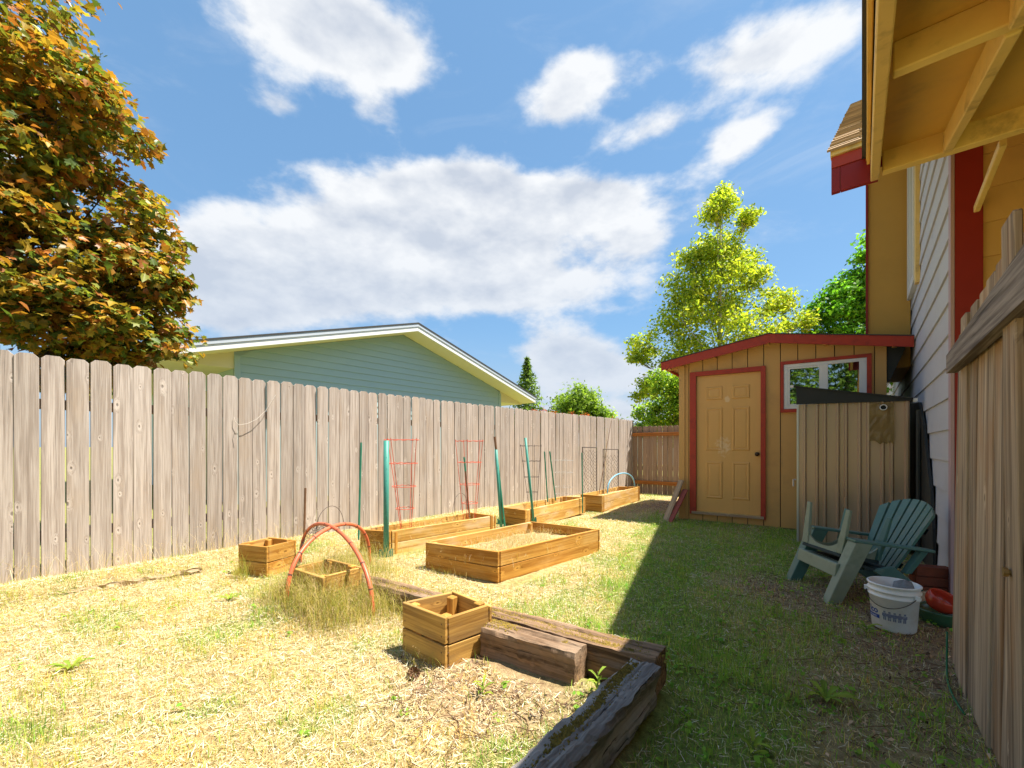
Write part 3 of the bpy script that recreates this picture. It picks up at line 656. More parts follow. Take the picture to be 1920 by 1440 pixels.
for y in (.1, .9, 1.8, 2.7): MB().hexa([(-.37, y, rz(-.37)-.10), (UL-.002, y, rz(UL)-.11), (UL-.002, y+.04, rz(UL)-.11), (-.37, y+.04, rz(-.37)-.10), (-.37, y, rz(-.37)-.037), (UL-.002, y, rz(UL)-.037), (UL-.002, y+.04, rz(UL)-.037), (-.37, y+.04, rz(-.37)-.037)]).build('rafter_tail', M_tan, sroof, SM)
MB().hexa([(UR+.004, .02, 1.92), (UR+.03, .02, 1.92), (UR+.03, SD, 1.92), (UR+.004, SD, 1.92), (UR+.004, .02, rz(UR)-.05), (2.53, .02, rz(2.53)-.05), (2.53, SD, rz(2.53)-.05), (UR+.004, SD, rz(UR)-.05)]).build('eave_panel', M_black, sroof, SM)  # black wedge standing for the dark underside of the right eave overhang
# scrap boards leaning on the shed corner
for i, (x, y, l, mt) in enumerate(((-2.26, 6.74, .66, M_scrap), (-2.19, 6.72, .52, M_scrapred), (-2.31, 6.86, .58, M_scrap))):
    o = board('scrap_board', (x-.06, y-.22, -.06), (x+.07, y+.12, l-.1), .09, .02, mt, None, (1, -.3, 0))
    tag(o, ('long bare scrap board leaning on the left corner of the shed', 'red-brown painted scrap board leaning on the left corner of the shed', 'bare scrap board leaning outermost at the left corner of the shed')[i], 'board', 'scrap boards leaning on the shed')

# ------------------------------------------------------------------ corrugated enclosure beside the shed
ce = thing('storage_cabinet', 'brown ribbed steel storage cabinet with black sloped top between shed and house', 'cabinet', (-.12, 6.3, 0))
CY = 6.06; x0, x1 = -.575, .352
prof = []; x = x0; rs = random.Random(2)
k = 0
while x < x1-.04:
    wv = .115 if k % 2 else .072
    prof += [(x, 0), (x+wv-.034, 0), (x+wv-.024, -.030), (x+wv-.008, -.030), (x+wv+.002, 0)]; x += wv+.002; k += 1
prof.append((x1, 0))
pv = [(u, CY+dy, z) for z in (-.06, 1.585) for u, dy in prof]; n = len(prof)
MB().add(pv, [(i, i+1, n+i+1, n+i) for i in range(n-1)]).build('ribbed_panel', M_metal, ce)
MB().box((x0, CY+.004, -.06), (x1, 6.80, 1.56)).build('cabinet_body', M_metal, ce)
MB().box((x0-.022, CY-.012, -.06), (x0-.002, CY+.05, 1.58)).build('edge_flashing', M_galv, ce)
MB().box((x1+.002, CY-.016, -.06), (x1+.03, CY+.04, 1.57)).build('edge_flashing', M_metal, ce)
MB().prism([(x0-.022, 1.588), (x1+.048, 1.566), (x1+.048, 1.585), (x0-.022, 1.795)], lambda u, v, y: (u, y, v), CY-.045, CY-.023).build('top_board', M_black, ce)
MB().hexa([(x0-.05, CY-.06, 1.80), (x1+.055, CY-.06, 1.585), (x1+.055, 6.85, 1.585), (x0-.05, 6.85, 1.80), (x0-.05, CY-.06, 1.812), (x1+.055, CY-.06, 1.597), (x1+.055, 6.85, 1.597), (x0-.05, 6.85, 1.812)]).build('lid', M_black, ce)
MB().box((x0-.085, CY-.03, 1.792), (x0-.052, CY+.01, 1.822)).build('lid_cap', M_white, ce); MB().box((x1+.058, CY-.04, 1.555), (x1+.09, CY+.0, 1.592)).build('lid_cap', M_white, ce)
b = MB(); nn = 7; mm = 9
rs = random.Random(5)
pvx = [[(.062+.20*i/nn+(rs.uniform(-.008, .008) if j == 0 else 0), CY-.0325-rs.uniform(0, .006), 1.14+.42*j/mm+(rs.uniform(-.03, .02) if j == 0 else 0)) for i in range(nn+1)] for j in range(mm+1)]
b.add([p for r_ in pvx for p in r_], [(j*(nn+1)+i, j*(nn+1)+i+1, (j+1)*(nn+1)+i+1, (j+1)*(nn+1)+i) for j in range(mm) for i in range(nn)]).build('tape_patch', M_gold, ce)
vp = MB().lathe([(.024, 0), (.031, 0), (.031, .06), (.024, .06), (.024, 0)], 20).build('vent_pipe', M_white, ce, Matrix.Translation((.177, CY-.032, 1.508)) @ Matrix.Rotation(R(90), 4, 'X'), True)
MB().lathe([(0, .002), (.0235, .002)], 20).build('pipe_bore', M_black, vp, Matrix.Translation((.177, CY-.040, 1.508)) @ Matrix.Rotation(R(90), 4, 'X'))
for i in range(7): MB().lathe([(0, 0), (.006, 0), (.006, .004), (0, .006)], 8).build('screw', M_galv, ce, Matrix.Translation((x0+.08+i*.105, CY-.001, 1.565)) @ Matrix.Rotation(R(90), 4, 'X'))
MB().tube([(x0-.03, CY-.01, .70), (x0-.055, CY-.02, .70), (x0-.055, CY-.02, .62)], .009, 6).build('hasp', M_galv, ce)

# ------------------------------------------------------------------ raised beds and planter boxes
SCREW = MB().lathe([(0, .0012), (.003, .001), (.0042, 0)], 8).mesh('screw', M_rust)
def quadbox(name, label, cat, corners, z0, h, rows, mat, mats, group, posts=True, fill=True, th=.028, gapr=.004, seed=0):
    cx = sum(c[0] for c in corners)/4; cy = sum(c[1] for c in corners)/4
    tnode = thing(name, label, cat, (cx, cy, z0), 0, group); rs = random.Random(seed)
    hh = h/rows; C = [Vector((c[0], c[1], 0)) for c in corners]
    for i in range(4):
        a, b_ = C[i], C[(i+1) % 4]; dr = (b_-a).normalized(); nrm = Vector((dr.y, -dr.x, 0))
        if (Vector((cx, cy, 0))-a).dot(nrm) > 0: nrm = -nrm
        ins = -nrm*th/2
        e0 = dr*(th*.0 if i % 2 == 0 else th+.001); e1 = -dr*(0 if i % 2 == 0 else th+.001)
        for r_ in range(rows):
            zc = z0+hh*(r_+.5); tw = rs.uniform(-.004, .004)
            q = mats[i] if mats else mat
            if th < .025 and r_ >= 0:
                for uu in (.07, .93):
                    for dz in (-.03, .03):
                        sp_ = a.lerp(b_, uu)+nrm*.0005+Vector((0, 0, zc+dz))
                        Ms = Matrix((dr, Vector((0, 0, 1)), nrm)).transposed().to_4x4(); Ms.translation = sp_; link('screw', SCREW, tnode, Ms)
            board('board', a+e0+ins+Vector((0, 0, zc-tw)), b_+e1+ins+Vector((0, 0, zc+tw)), hh-gapr, th, q, tnode, (0, 0, 1), .003)
    if posts:
        for i in range(4):
            p = C[i]+(Vector((cx, cy, 0))-C[i]).normalized()*(th*1.414+.040)
            board('corner_post', (p.x, p.y, z0), (p.x, p.y, z0+h-.012+(.02 if i == 2 else 0)), .045, .045, M_bed, tnode, (1, 0, 0))
    if fill:
        n_ = 14; vs_ = []; fs = []
        for j in range(n_+1):
            for i in range(n_+1):
                u, v = .03+.94*i/n_, .03+.94*j/n_
                p = C[0]*(1-u)*(1-v)+C[1]*u*(1-v)+C[2]*u*v+C[3]*(1-u)*v
                vs_.append((p.x, p.y, z0+h*fill+rs.uniform(-.012, .012)+.025*math.sin(u*3.1)*math.sin(v*3.1)))
        fs = [(j*(n_+1)+i, j*(n_+1)+i+1, (j+1)*(n_+1)+i+1, (j+1)*(n_+1)+i) for j in range(n_) for i in range(n_)]
        MB().add(vs_, fs).build('soil', M_soil, tnode, None, True)
    return tnode
def soilmat():
    m, t = newmat('bed_soil'); tc = t.n('ShaderNodeTexCoord').outputs['Object']
    n = t.noise(tc, 30, 8, .7); c = t.mix(t.smooth(n, .3, .7), (.28, .18, .09), (.62, .47, .25)); finish(t, c, .95, n, .8, .02, spec=.05); return m
M_soil = soilmat()
GB = 'raised beds along the fence'
quadbox('raised_bed', 'wide two-board raised bed nearest the camera, filled with dry straw and stems', 'raised bed', [(-3.03, 2.47), (-2.28, 2.60), (-2.10, 4.0), (-2.92, 3.91)], -.01, .25, 2, M_bed, [M_bed, M_bed, M_bed, M_bed_lit], GB, True, .55, seed=1)
quadbox('raised_bed', 'narrow raised bed holding the two red tomato cages', 'raised bed', [(-4.02, 2.42), (-3.665, 2.53), (-3.51, 3.97), (-3.91, 3.93)], -.01, .25, 2, M_bed_lit, [M_bed, M_bed_lit, M_bed, M_bed_lit], GB, True, .6, seed=2)
quadbox('raised_bed', 'raised bed in the middle of the fence row with wire cage and thin green stakes', 'raised bed', [(-3.92, 4.545), (-3.49, 4.53), (-3.575, 6.295), (-3.97, 6.20)], -.02, .26, 2, M_bed_lit, [M_bed, M_bed_lit, M_bed, M_bed_lit], GB, True, .6, seed=3)
quadbox('raised_bed', 'farthest raised bed with a blue hoop and dark trellis panels', 'raised bed', [(-3.87, 6.64), (-3.487, 6.71), (-3.62, 8.66), (-4.01, 8.45)], -.05, .29, 2, M_bed_lit, [M_bed, M_bed_lit, M_bed, M_bed_lit], GB, True, .7, seed=4)
GP = 'square wooden planter boxes'
def sq(cx, cy, s1, s2, ang):
    c, s_ = math.cos(ang), math.sin(ang); return [(cx+c*u-s_*v, cy+s_*u+c*v) for u, v in ((-s1/2, -s2/2), (s1/2, -s2/2), (s1/2, s2/2), (-s1/2, s2/2))]
M_box = wood('planter_cedar', (.26, .125, .025), (.64, .385, .105), 'X', .8, .4, .7, .1, stain=(.27, .17, .075), stain_amt=.6)
quadbox('planter_box', 'empty square wooden planter box of two board rows in front of the brown timber', 'planter', [(-1.90, 1.392), (-1.558, 1.388), (-1.500, 1.665), (-1.812, 1.685)], -.005, .275, 2, M_box, None, GP, True, .48, .020, .008, 5)
quadbox('planter_box', 'orange wooden planter box standing against the fence beside the hoops', 'planter', sq(-4.01, 1.53, .33, .30, R(19)), -.01, .275, 2, M_bed, None, GP, True, .62, .020, .006, 6)
quadbox('planter_box', 'mossy brown planter box half buried in tall grass under the orange hoops', 'planter', sq(-2.93, 1.50, .40, .30, R(5)), -.02, .265, 2, M_box, None, GP, True, .62, .022, .006, 7)

# ------------------------------------------------------------------ landscape timbers
def beam(name, label, p0, p1, wdt, hgt, mat, seed=0, rough=.010, seg=60, notch=None, moss=0):
    rs = np.random.default_rng(seed); p0 = Vector(p0); p1 = Vector(p1); X = p1-p0; L = X.length; X.normalize()
    Yv = Vector((-X.y, X.x, 0)).normalized(); Zv = X.cross(Yv)
    pts = []
    base = [(-1, -1), (-.35, -1.0), (.35, -1.0), (1, -1), (1.02, -.6), (.97, -.3), (1.0, .05), (1.0, .4), (.98, .8), (.90, 1), (.6, .98), (.42, 1.01), (.2, .95), (.05, 1.), (-.2, 1.), (-.4, .94), (-.65, 1.0), (-.92, 1), (-1, .75), (-.97, .35), (-1.0, 0), (-1.0, -.4)]
    for i in range(seg+1):
        u = L*i/seg-L/2; ring = []
        for (a, c) in base:
            kk_ = a*5.3+c*9.1+seed*13.7
            e = (float(vnoise(u*7, kk_, 1., 1))-.5)*rough*1.6+(float(vnoise(u*45, kk_, 1., 2))-.5)*rough*.9, (float(vnoise(u*6, kk_, 1., 3))-.5)*rough*1.6+(float(vnoise(u*40, kk_, 1., 4))-.5)*rough*.8
            y_ = a*wdt/2+e[0]; z_ = c*hgt/2+e[1]*.8
            if notch: y_, z_ = notch(u/L+.5, y_, z_)
            ring.append((u+rs.normal(0, .002), y_, z_))
        pts.append(ring)
    n_ = len(base); V = [p for r_ in pts for p in r_]
    F = [(i*n_+k, i*n_+(k+1) % n_, (i+1)*n_+(k+1) % n_, (i+1)*n_+k) for i in range(seg) for k in range(n_)]
    F += [tuple(range(n_-1, -1, -1)), tuple(seg*n_+k for k in range(n_))]
    M = Matrix((X, Yv, Zv)).transposed().to_4x4(); M.translation = (p0+p1)/2
    o = MB().add(V, F).build(name, mat, None, M); tag(o, label, 'timber', 'landscape timbers round the plot')
    return o, M
def mosspatch(parent, M, spots, hz, seed):
    rs = np.random.default_rng(seed); V = []; F = []
    for (u, y_, su, sy, n_) in spots:
        for _ in range(n_*4):
            a = rs.normal(0, .5, 2); x = u+a[0]*su; yy = max(-.055, min(.055, y_+a[1]*sy)); r_ = rs.uniform(.002, .007); h = hz+rs.uniform(-.002, .004)
            b0 = len(V); q = rs.uniform(0, 6.28)
            ring = [(x+r_*math.cos(q+k*1.257), yy+r_*math.sin(q+k*1.257), h-.006) for k in range(5)]
            V += ring+[(x, yy, h+r_*.5)]; F += [(b0+k, b0+(k+1) % 5, b0+5) for k in range(5)]
    return kind(fast_m('moss', V, F, M_moss, parent, M), 'stuff')
def fast_m(name, V, F, mat, parent, M):
    o = fast(name, V, F, mat); return put(o, parent, M)
tb, TBM = beam('landscape_timber', 'long mossy timber edging running behind the planter box to the corner', (-3.05, 1.76, .025), (-.68, 1.855, .112), .15, .16, M_tie, 1)
mosspatch(tb, TBM, [(.25, 0, .30, .08, 260), (.62, .0, .22, .09, 260), (.95, .0, .22, .09, 300), (-.1, .02, .15, .05, 100), (-.5, 0, .3, .05, 120)], .078, 3)
ts, TSM = beam('landscape_timber', 'short thick brown timber with a cut end lying beside the planter box', (-1.50, 1.634, .104), (-.985, 1.692, .104), .135, .155, M_tie, 2, .008)
mosspatch(ts, TSM, [(.17, .03, .02, .012, 22), (-.2, .03, .12, .06, 120)], .076, 4)
def split(u, y_, z_):
    if y_ > .03 and z_ < .045: return y_*(.68+.10*math.sin(u*19+z_*30)), z_
    return y_, z_
tr_, TRM = beam('landscape_timber', 'split grey timber with dark hollow side at the bottom of the view', (-.702, 1.745, .108), (-.688, .25, .108), .135, .17, M_tiegrey, 3, .013, 90, split)
mosspatch(tr_, TRM, [(-.6, -.03, .12, .05, 140), (-.35, -.03, .14, .03, 160), (-.15, -.03, .12, .03, 120), (.1, -.02, .1, .03, 80)], .083, 5)
lg, _ = beam('landscape_timber', 'pale weathered log half buried in straw along the left fence', (-4.62, -1.0, .012), (-4.42, 1.15, -.006), .075, .07, wood('bleached_log', (.24, .17, .10), (.50, .39, .24), 'X', .7, 0, .9, .1, stain=(.5, .4, .24), stain_amt=.6, cracks=.7), 6, .03, 60)

# ------------------------------------------------------------------ hoops, stakes, cages, trellis
def arch(f0, f1, h, bulge=.0, p=.62, n=28, zb=-.04):
    f0 = Vector(f0); f1 = Vector(f1); out = []
    for i in range(n+1):
        a = math.pi*i/n; u = .5-.5*math.cos(a)*(1+bulge*math.sin(a))
        q = f0.lerp(f1, u); out.append((q.x, q.y, zb+(h-zb)*math.sin(a)**p))
    return out
hA = arch((-2.965, 1.25, 0), (-3.50, 2.20, 0), .465, .12, .75)
hB = arch((-4.06, 1.83, 0), (-2.42, 1.55, 0), .47, .02, .80)
for pts, lb in ((hA, 'orange hose hoop whose left foot stands nearest, arching over the mossy planter'), (hB, 'orange hose hoop crossing behind, its right foot in the tall grass')):
    hp = thing('garden_hoop', lb, 'hoop', pts[0], 0, 'orange hose hoops'); MB().tube(pts, .0145, 10).build('hose', M_hoop, hp, None, True)
    bands = MB()
    for i in range(4, 26, 3):
        a = Vector(pts[i]); b_ = Vector(pts[i+1]); dd_ = (b_-a).normalized()*.004; bands.tube([a-dd_, a+dd_], .0158, 10)
    bands.build('marking_ring', M_wire, hp)
# netting hung over the crossing hoops
nt = []; rs = random.Random(6)
def hp_at(pts, u):
    q = u*(len(pts)-1); i = min(int(q), len(pts)-2); return Vector(pts[i]).lerp(Vector(pts[i+1]), q-i)
net = MB(); NU, NV = 34, 20
def netp(u, v):
    a = hp_at(hB, .02+.5*u); b_ = hp_at(hA, .02+.5*u); p = a.lerp(b_, v); p.z -= .05*math.sin(v*math.pi)*math.sin(u*math.pi); return p
rnn = random.Random(9)
grid = [[netp(i/NU, j/NV)+Vector((rnn.uniform(-.006, .006), rnn.uniform(-.006, .006), rnn.uniform(-.006, .006))) for j in range(NV+1)] for i in range(NU+1)]
for i in range(NU):
    for j in range(NV):
        for (a, b_) in (((i, j), (i+1, j+1)), ((i, j+1), (i+1, j))) if (i+j) % 2 == 0 else (): net.tube([grid[a[0]][a[1]], grid[b_[0]][b_[1]]], .0016, 3, False)
no = net.build('garden_netting', M_wire); tag(no, 'fine dark plastic netting draped between the two orange hoops', 'netting')

def upost(label, p0, p1, w_, plate=True, mat=M_gpost, group='green garden stakes and posts', studs=True):
    o = thing('garden_stake', label, 'stake', p0, 0, group); p0 = Vector(p0); p1 = Vector(p1)
    M = Matrix.Identity(4); X = (p1-p0); L = X.length; X.normalize(); cd = Vector((-p0.x, -p0.y, 0)).normalized(); Y = (cd-X*cd.dot(X)).normalized(); Z = X.cross(Y)
    M = Matrix((X, Y, Z)).transposed().to_4x4(); M.translation = p0
    a = w_/2; pr = [(-a, -.3*a), (-a*.55, -.25*a), (-a*.5, .7*a), (a*.5, .7*a), (a*.55, -.25*a), (a, -.3*a), (a, -.1*a), (a*.68, -.05*a), (a*.62, .9*a), (-a*.62, .9*a), (-a*.68, -.05*a), (-a, -.1*a)]
    MB().tube([(-.15, 0, 0), (L*.5, 0, 0), (L, 0, 0)], a*.92, 12).build('post', mat, o, M, True)
    if plate:
        pl = [(0, .0), (.05, .0), (.055, .065), (.03, .075), (.03, .055), (0, .05)]
        MB().box((.0, -a*.5, -w_*1.15), (.055, -a*.3, w_*1.15)).box((.056, -a*.5, -w_*1.15), (.075, -a*.3, -w_*.6)).box((.056, -a*.5, w_*.6), (.075, -a*.3, w_*1.15)).build('anchor_plate', mat, o, M)
    if studs:
        sb = MB()
        for k in range(8): sb.box((L*(.15+.1*k), a*.9, -.003), (L*(.15+.1*k)+.010, a*1.05, .003))
        sb.build('stud', mat, o, M)
    return o
upost('thick green steel post standing in front of the first red tomato cage', (-3.640, 2.475, .0), (-3.645, 2.48, 1.153), .058)
upost('tall green steel post at the corner between the first and middle raised bed', (-3.74, 4.33, .05), (-3.775, 4.27, 1.05), .042)
upost('leaning green steel post beside the middle raised bed', (-3.47, 4.70, .05), (-3.56, 4.63, 1.21), .038)
def stake(label, p0, p1, r, mat=M_gstake, tip=None):
    o = thing('garden_stake', label, 'stake', p0, 0, 'green garden stakes and posts'); p0 = Vector(p0); p1 = Vector(p1)
    n_ = 14; pts = [p0.lerp(p1, i/n_) for i in range(n_+1)]
    MB().tube(pts, [r*(1+.12*(i % 2)) for i in range(n_+1)], 7).build('shaft', mat, o)
    if tip: MB().tube([p0.lerp(p1, .78), p0.lerp(p1, 1.003)], r*1.2, 7).build('bare_tip', tip, o)
    return o
stake('slim green stake standing close to the fence left of the red cages', (-4.55, 2.72, 0), (-4.545, 2.75, 1.14), .011)
stake('green stake with a brown bare top beside the tall green post', (-3.70, 4.36, .0), (-3.80, 4.27, 1.22), .014, M_gstake, M_rust)
stake('thin left green stake of a pair in the middle raised bed', (-3.9, 5.66, .2), (-3.9, 5.57, 1.01), .010)
stake('thin leaning right green stake of a pair in the middle raised bed', (-3.9, 5.89, .2), (-3.9, 5.72, 1.01), .011)
stake('thin upright green stake between the middle and the farthest raised bed', (-3.53, 6.13, 0), (-3.535, 6.11, .99), .010)
stake('dark leaning stake inside the second red tomato cage', (-3.87, 3.87, .15), (-3.9, 3.80, .955), .010, M_rust, M_gstake)
stake('short dark rusty stake standing against the fence behind the hoops', (-4.9, 2.25, .0), (-4.91, 2.27, .62), .012, M_rust)
def cage(label, c, zb, zt, rt, rb, rings, mat, wr, lean=(0, 0), nleg=4, rot=.3, group='wire tomato cages', sq_=False):
    o = thing('tomato_cage', label, 'cage', (c[0], c[1], zb), 0, group); c = Vector((c[0], c[1], 0))
    def at(z, a, rr=None):
        u = (z-zb)/(zt-zb); r = rb+(rt-rb)*u
        return Vector((c.x+lean[0]*u+r*math.cos(a), c.y+lean[1]*u+r*math.sin(a), z))
    for k in range(nleg):
        a = rot+2*math.pi*k/nleg; MB().tube([at(zb-.12, a), at((zb+zt)/2, a), at(zt+.01, a)], wr, 5).build('upright_wire', mat, o)
    for z in rings:
        n_ = 24; MB().tube([at(z+.006*math.sin(3*k), rot+2*math.pi*k/n_) for k in range(n_+1)], wr*.9, 5, False).build('ring', mat, o)
    return o
cage('red wire tomato cage behind the thick green post', (-3.84, 2.86), .24, 1.175, .188, .075, (.42, .66, .91, 1.165), M_cagered, .0037, (-.03, -.03))
cage('red wire tomato cage at the far end of the first raised bed', (-3.80, 3.80), .24, 1.17, .180, .085, (.385, .62, .895, 1.16), M_cagered, .0037, (0, 0), 5)
cage('thin dark wire tomato cage in the middle raised bed', (-3.86, 5.20), .24, 1.11, .165, .07, (.40, .63, .87, 1.10), M_wire, .0034, (-.02, -.02))
cage('low pale wire cage near the far end of the middle bed', (-3.82, 6.02), .24, .86, .15, .14, (.30, .42, .66, .86), M_wirelt, .0030, (0, 0), 4)
def trellis(label, y0, y1, x, zb, zt):
    o = thing('wire_trellis', label, 'trellis', (x, (y0+y1)/2, zb), 0, 'dark wire trellis panels')
    MB().tube([(x, y0, zb-.1), (x, y0, zt)], .008, 5).tube([(x, y0, zt), (x, y1, zt-.01)], .008, 5).tube([(x, y1, zt-.01), (x, y1, zb-.1)], .008, 5).build('frame', M_wire, o)
    m = MB(); W = y1-y0; n_ = 4; st = W/n_
    z = zb+.02
    while z < zt-st*.8:
        for k in range(n_):
            a = y0+k*st
            m.tube([(x, a, z), (x+.004, a+st/2, z+st*.45), (x, a+st, z)] if k % 2 == 0 else [(x, a, z+st*.45), (x+.004, a+st/2, z), (x, a+st, z+st*.45)], .003, 3, False)
            m.tube([(x, a, z+st*.9), (x, a+st/2, z+st*.45), (x, a+st, z+st*.9)], .003, 3, False)
        z += st*.9
    m.build('wire_mesh', M_wire, o); return o
trellis('dark wire trellis panel at the near end of the farthest raised bed', 6.76, 7.30, -3.90, .15, 1.075)
trellis('dark wire trellis panel at the far end of the farthest raised bed', 7.56, 8.22, -3.90, .15, 1.035)
bh = thing('garden_hoop', 'pale blue pipe hoop arching over the farthest raised bed', 'hoop', (-3.75, 8, .2)); MB().tube(arch((-3.74, 7.42, 0), (-3.76, 8.72, 0), .545, .0, .62, 24, .14), .014, 8).build('pipe', M_blue, bh, None, True)
for i, (p0, p1, lb, mt) in enumerate((((-3.86, 7.53, .2), (-3.95, 7.83, 1.46), 'pale bamboo cane leaning between the two trellis panels', M_pole), ((-3.84, 7.28, .2), (-4.02, 8.15, 1.62), 'long darker cane leaning toward the fence behind the blue hoop', M_rust))):
    o = MB().tube([Vector(p0).lerp(Vector(p1), k/6) for k in range(7)], [.008-.0005*k for k in range(7)], 6).build('garden_cane', mt); tag(o, lb, 'cane', 'leaning canes')
for f0, f1, h, lb in (((-4.98, 2.42, 0), (-5.12, 2.86, 0), .36, 'thin grey wire arch leaning on the fence by the slim green stake'), ((-5.0, 4.62, 0), (-5.1, 5.05, 0), .33, 'thin grey wire arch against the fence behind the first bed')):
    o = MB().tube(arch(f0, f1, h, 0, .7, 20), .0035, 5).build('wire_hoop', M_wire); tag(o, lb, 'hoop')
o = MB().tube([(-5.235, 1.655, 1.41), (-5.225, 1.665, 1.36), (-5.215, 1.70, 1.325), (-5.212, 1.78, 1.345), (-5.214, 1.87, 1.395), (-5.22, 1.97, 1.50), (-5.235, 2.08, 1.69)], .0028, 5).tube([(-5.22, 1.69, 1.335), (-5.218, 1.675, 1.25), (-5.22, 1.685, 1.16)], .0026, 5).build('loose_cord', M_cord)
tag(o, 'loose pale cord hanging in a slack curve on the left fence', 'cord')

# ------------------------------------------------------------------ green garden chair and upturned table
ch = thing('garden_chair', 'green plastic slatted garden chair tilted back against the house wall', 'chair', (-.32, 3.97, 0), R(123.2))
CM = WM[ch.name].copy()
def cp(w_, d_, z_): return (-w_, -d_, z_)
def slab(name, pts, mat, parent=ch): # 8 points in (w,d,z)
    return MB().hexa([cp(*p) for p in pts]).build(name, mat, parent, CM)
def bevel(o, wd=.006):
    m = o.modifiers.new('Bevel', 'BEVEL'); m.width = wd; m.segments = 2; m.limit_method = 'ANGLE'; return o
for s in (1, -1):
    wo2 = .285*s; wi = .215*s
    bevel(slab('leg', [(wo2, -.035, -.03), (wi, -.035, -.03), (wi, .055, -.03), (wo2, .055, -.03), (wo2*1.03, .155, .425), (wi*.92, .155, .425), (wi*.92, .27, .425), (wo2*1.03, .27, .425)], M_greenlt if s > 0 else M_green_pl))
    bevel(slab('armrest', [(wo2*1.05, .145, .427), (wi*.86, .15, .427), (wi*1.0, .66, .365), (wo2*1.02, .66, .365), (wo2*1.05, .145, .447), (wi*.86, .15, .447), (wi*1.0, .66, .385), (wo2*1.02, .66, .385)], M_green_pl))
    bevel(slab('leg', [(.235*s, .66, -.03), (.20*s, .66, -.03), (.20*s, .78, -.03), (.235*s, .78, -.03), (.235*s, .30, .22), (.20*s, .30, .22), (.20*s, .44, .25), (.235*s, .44, .25)], M_green_pl))
    bevel(slab('arm_bracket', [(.225*s, .52, .20), (.17*s, .52, .20), (.17*s, .56, .20), (.225*s, .56, .20), (.25*s, .60, .363), (.2*s, .60, .363), (.2*s, .65, .363), (.25*s, .65, .363)], M_green_pl))
bevel(slab('front_apron', [(.24, .045, .17), (-.24, .045, .17), (-.24, .07, .175), (.24, .07, .175), (.24, .06, .262), (-.24, .06, .262), (-.24, .085, .264), (.24, .085, .264)], M_greenlt))
for k in range(5):
    d0 = .07+k*.088; d1 = d0+.078; z0 = .262-.12*(d0-.06); z1 = .262-.12*(d1-.06)
    bevel(slab('seat_slat', [(.23, d0, z0-.02), (-.23, d0, z0-.02), (-.23, d1, z1-.02), (.23, d1, z1-.02), (.23, d0, z0), (-.23, d0, z0), (-.23, d1, z1), (.23, d1, z1)], M_greenlt if k == 0 else M_green_shade), .004)
# fan back with seven slats
def backp(a, s_, th_): # a in -1..1 across, s_ 0..1 up the back
    hw = .155+.115*s_**.8; dist = .56*s_
    d_ = .485+.275*s_; z_ = .185+.515*s_
    curve = .05*(a*a)*(.3+.7*s_)
    nrm = Vector((0, -.88, .47))
    return Vector(cp(hw*a, d_-curve, z_))+Vector((0, -nrm.y*0, 0))+Vector((0, -.88*-1*th_*1., .47*th_)) 
NS = 7
for k in range(NS):
    g = .035; a0 = -1+2*k/NS+g; a1 = -1+2*(k+1)/NS-g; b = MB(); n_ = 8; V = []
    for i in range(n_+1):
        for a in (a0, a1):
            top = 1-.17*abs(a)**2.2; s_ = top*i/n_
            for th_ in (0, -.018): V.append(tuple(backp(a, s_, th_)))
    F = []
    for i in range(n_):
        q = i*4; r_ = q+4
        F += [(q, q+2, r_+2, r_), (q+1, r_+1, r_+3, q+3), (q, r_, r_+1, q+1), (q+2, q+3, r_+3, r_+2)]
    F += [(0, 1, 3, 2), (n_*4, n_*4+2, n_*4+3, n_*4+1)]
    b.add(V, F).build('back_slat', M_green_pl, ch, CM)
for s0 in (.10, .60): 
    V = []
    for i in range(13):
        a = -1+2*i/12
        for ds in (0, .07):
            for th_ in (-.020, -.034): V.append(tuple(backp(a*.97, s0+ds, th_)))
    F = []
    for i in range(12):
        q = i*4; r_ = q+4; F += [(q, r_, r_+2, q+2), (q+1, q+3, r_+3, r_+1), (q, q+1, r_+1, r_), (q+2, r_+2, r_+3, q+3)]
    MB().add(V, F).build('back_brace', M_green_shade, ch, CM)
# little side table lying upside down on the seat
tb2 = thing('side_table', 'small green plastic side table upside down on the chair seat, legs in the air', 'table', (0, 0, 0))
TM = CM @ Matrix.Translation(cp(-.02, .235, .285)) @ Matrix.Rotation(R(11), 4, 'X') @ Matrix.Rotation(R(14), 4, 'Z')
put(tb2, None, TM)
def tslab(name, pts, mat): return bevel(MB().hexa(pts).build(name, mat, tb2, TM), .005)
tslab('table_top', [(-.17, -.17, -.012), (.17, -.17, -.012), (.17, .17, -.012), (-.17, .17, -.012), (-.165, -.165, .012), (.165, -.165, .012), (.165, .165, .012), (-.165, .165, .012)], M_green_shade)
for (sx_, sy) in ((1, 1), (1, -1), (-1, 1), (-1, -1)):
    x, y = .150*sx_, .150*sy; e = .028; tx, ty = .172*sx_, .172*sy; f = .016
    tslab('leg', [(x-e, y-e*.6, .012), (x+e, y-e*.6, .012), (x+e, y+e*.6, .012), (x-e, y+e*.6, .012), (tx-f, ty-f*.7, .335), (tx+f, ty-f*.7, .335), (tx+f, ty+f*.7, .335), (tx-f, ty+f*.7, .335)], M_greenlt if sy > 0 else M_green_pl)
for ax in (0, 1):
    for s in (1, -1):
        n_ = 10; b = MB(); V = []
        for i in range(n_+1):
            u = -.15+.30*i/n_; hh = .035+.075*(abs(u)/.15)**2.6
            for o_ in (0, .012):
                for z in (.0, hh):
                    q = (.160-o_)*s; V.append((u, q, z) if ax == 0 else (q, u, z))
        F = []
        for i in range(n_):
            q = i*4; r_ = q+4; F += [(q, r_, r_+1, q+1), (q+2, q+3, r_+3, r_+2), (q+1, r_+1, r_+3, q+3)]
        b.add(V, F).build('apron', M_greenlt, tb2, TM)

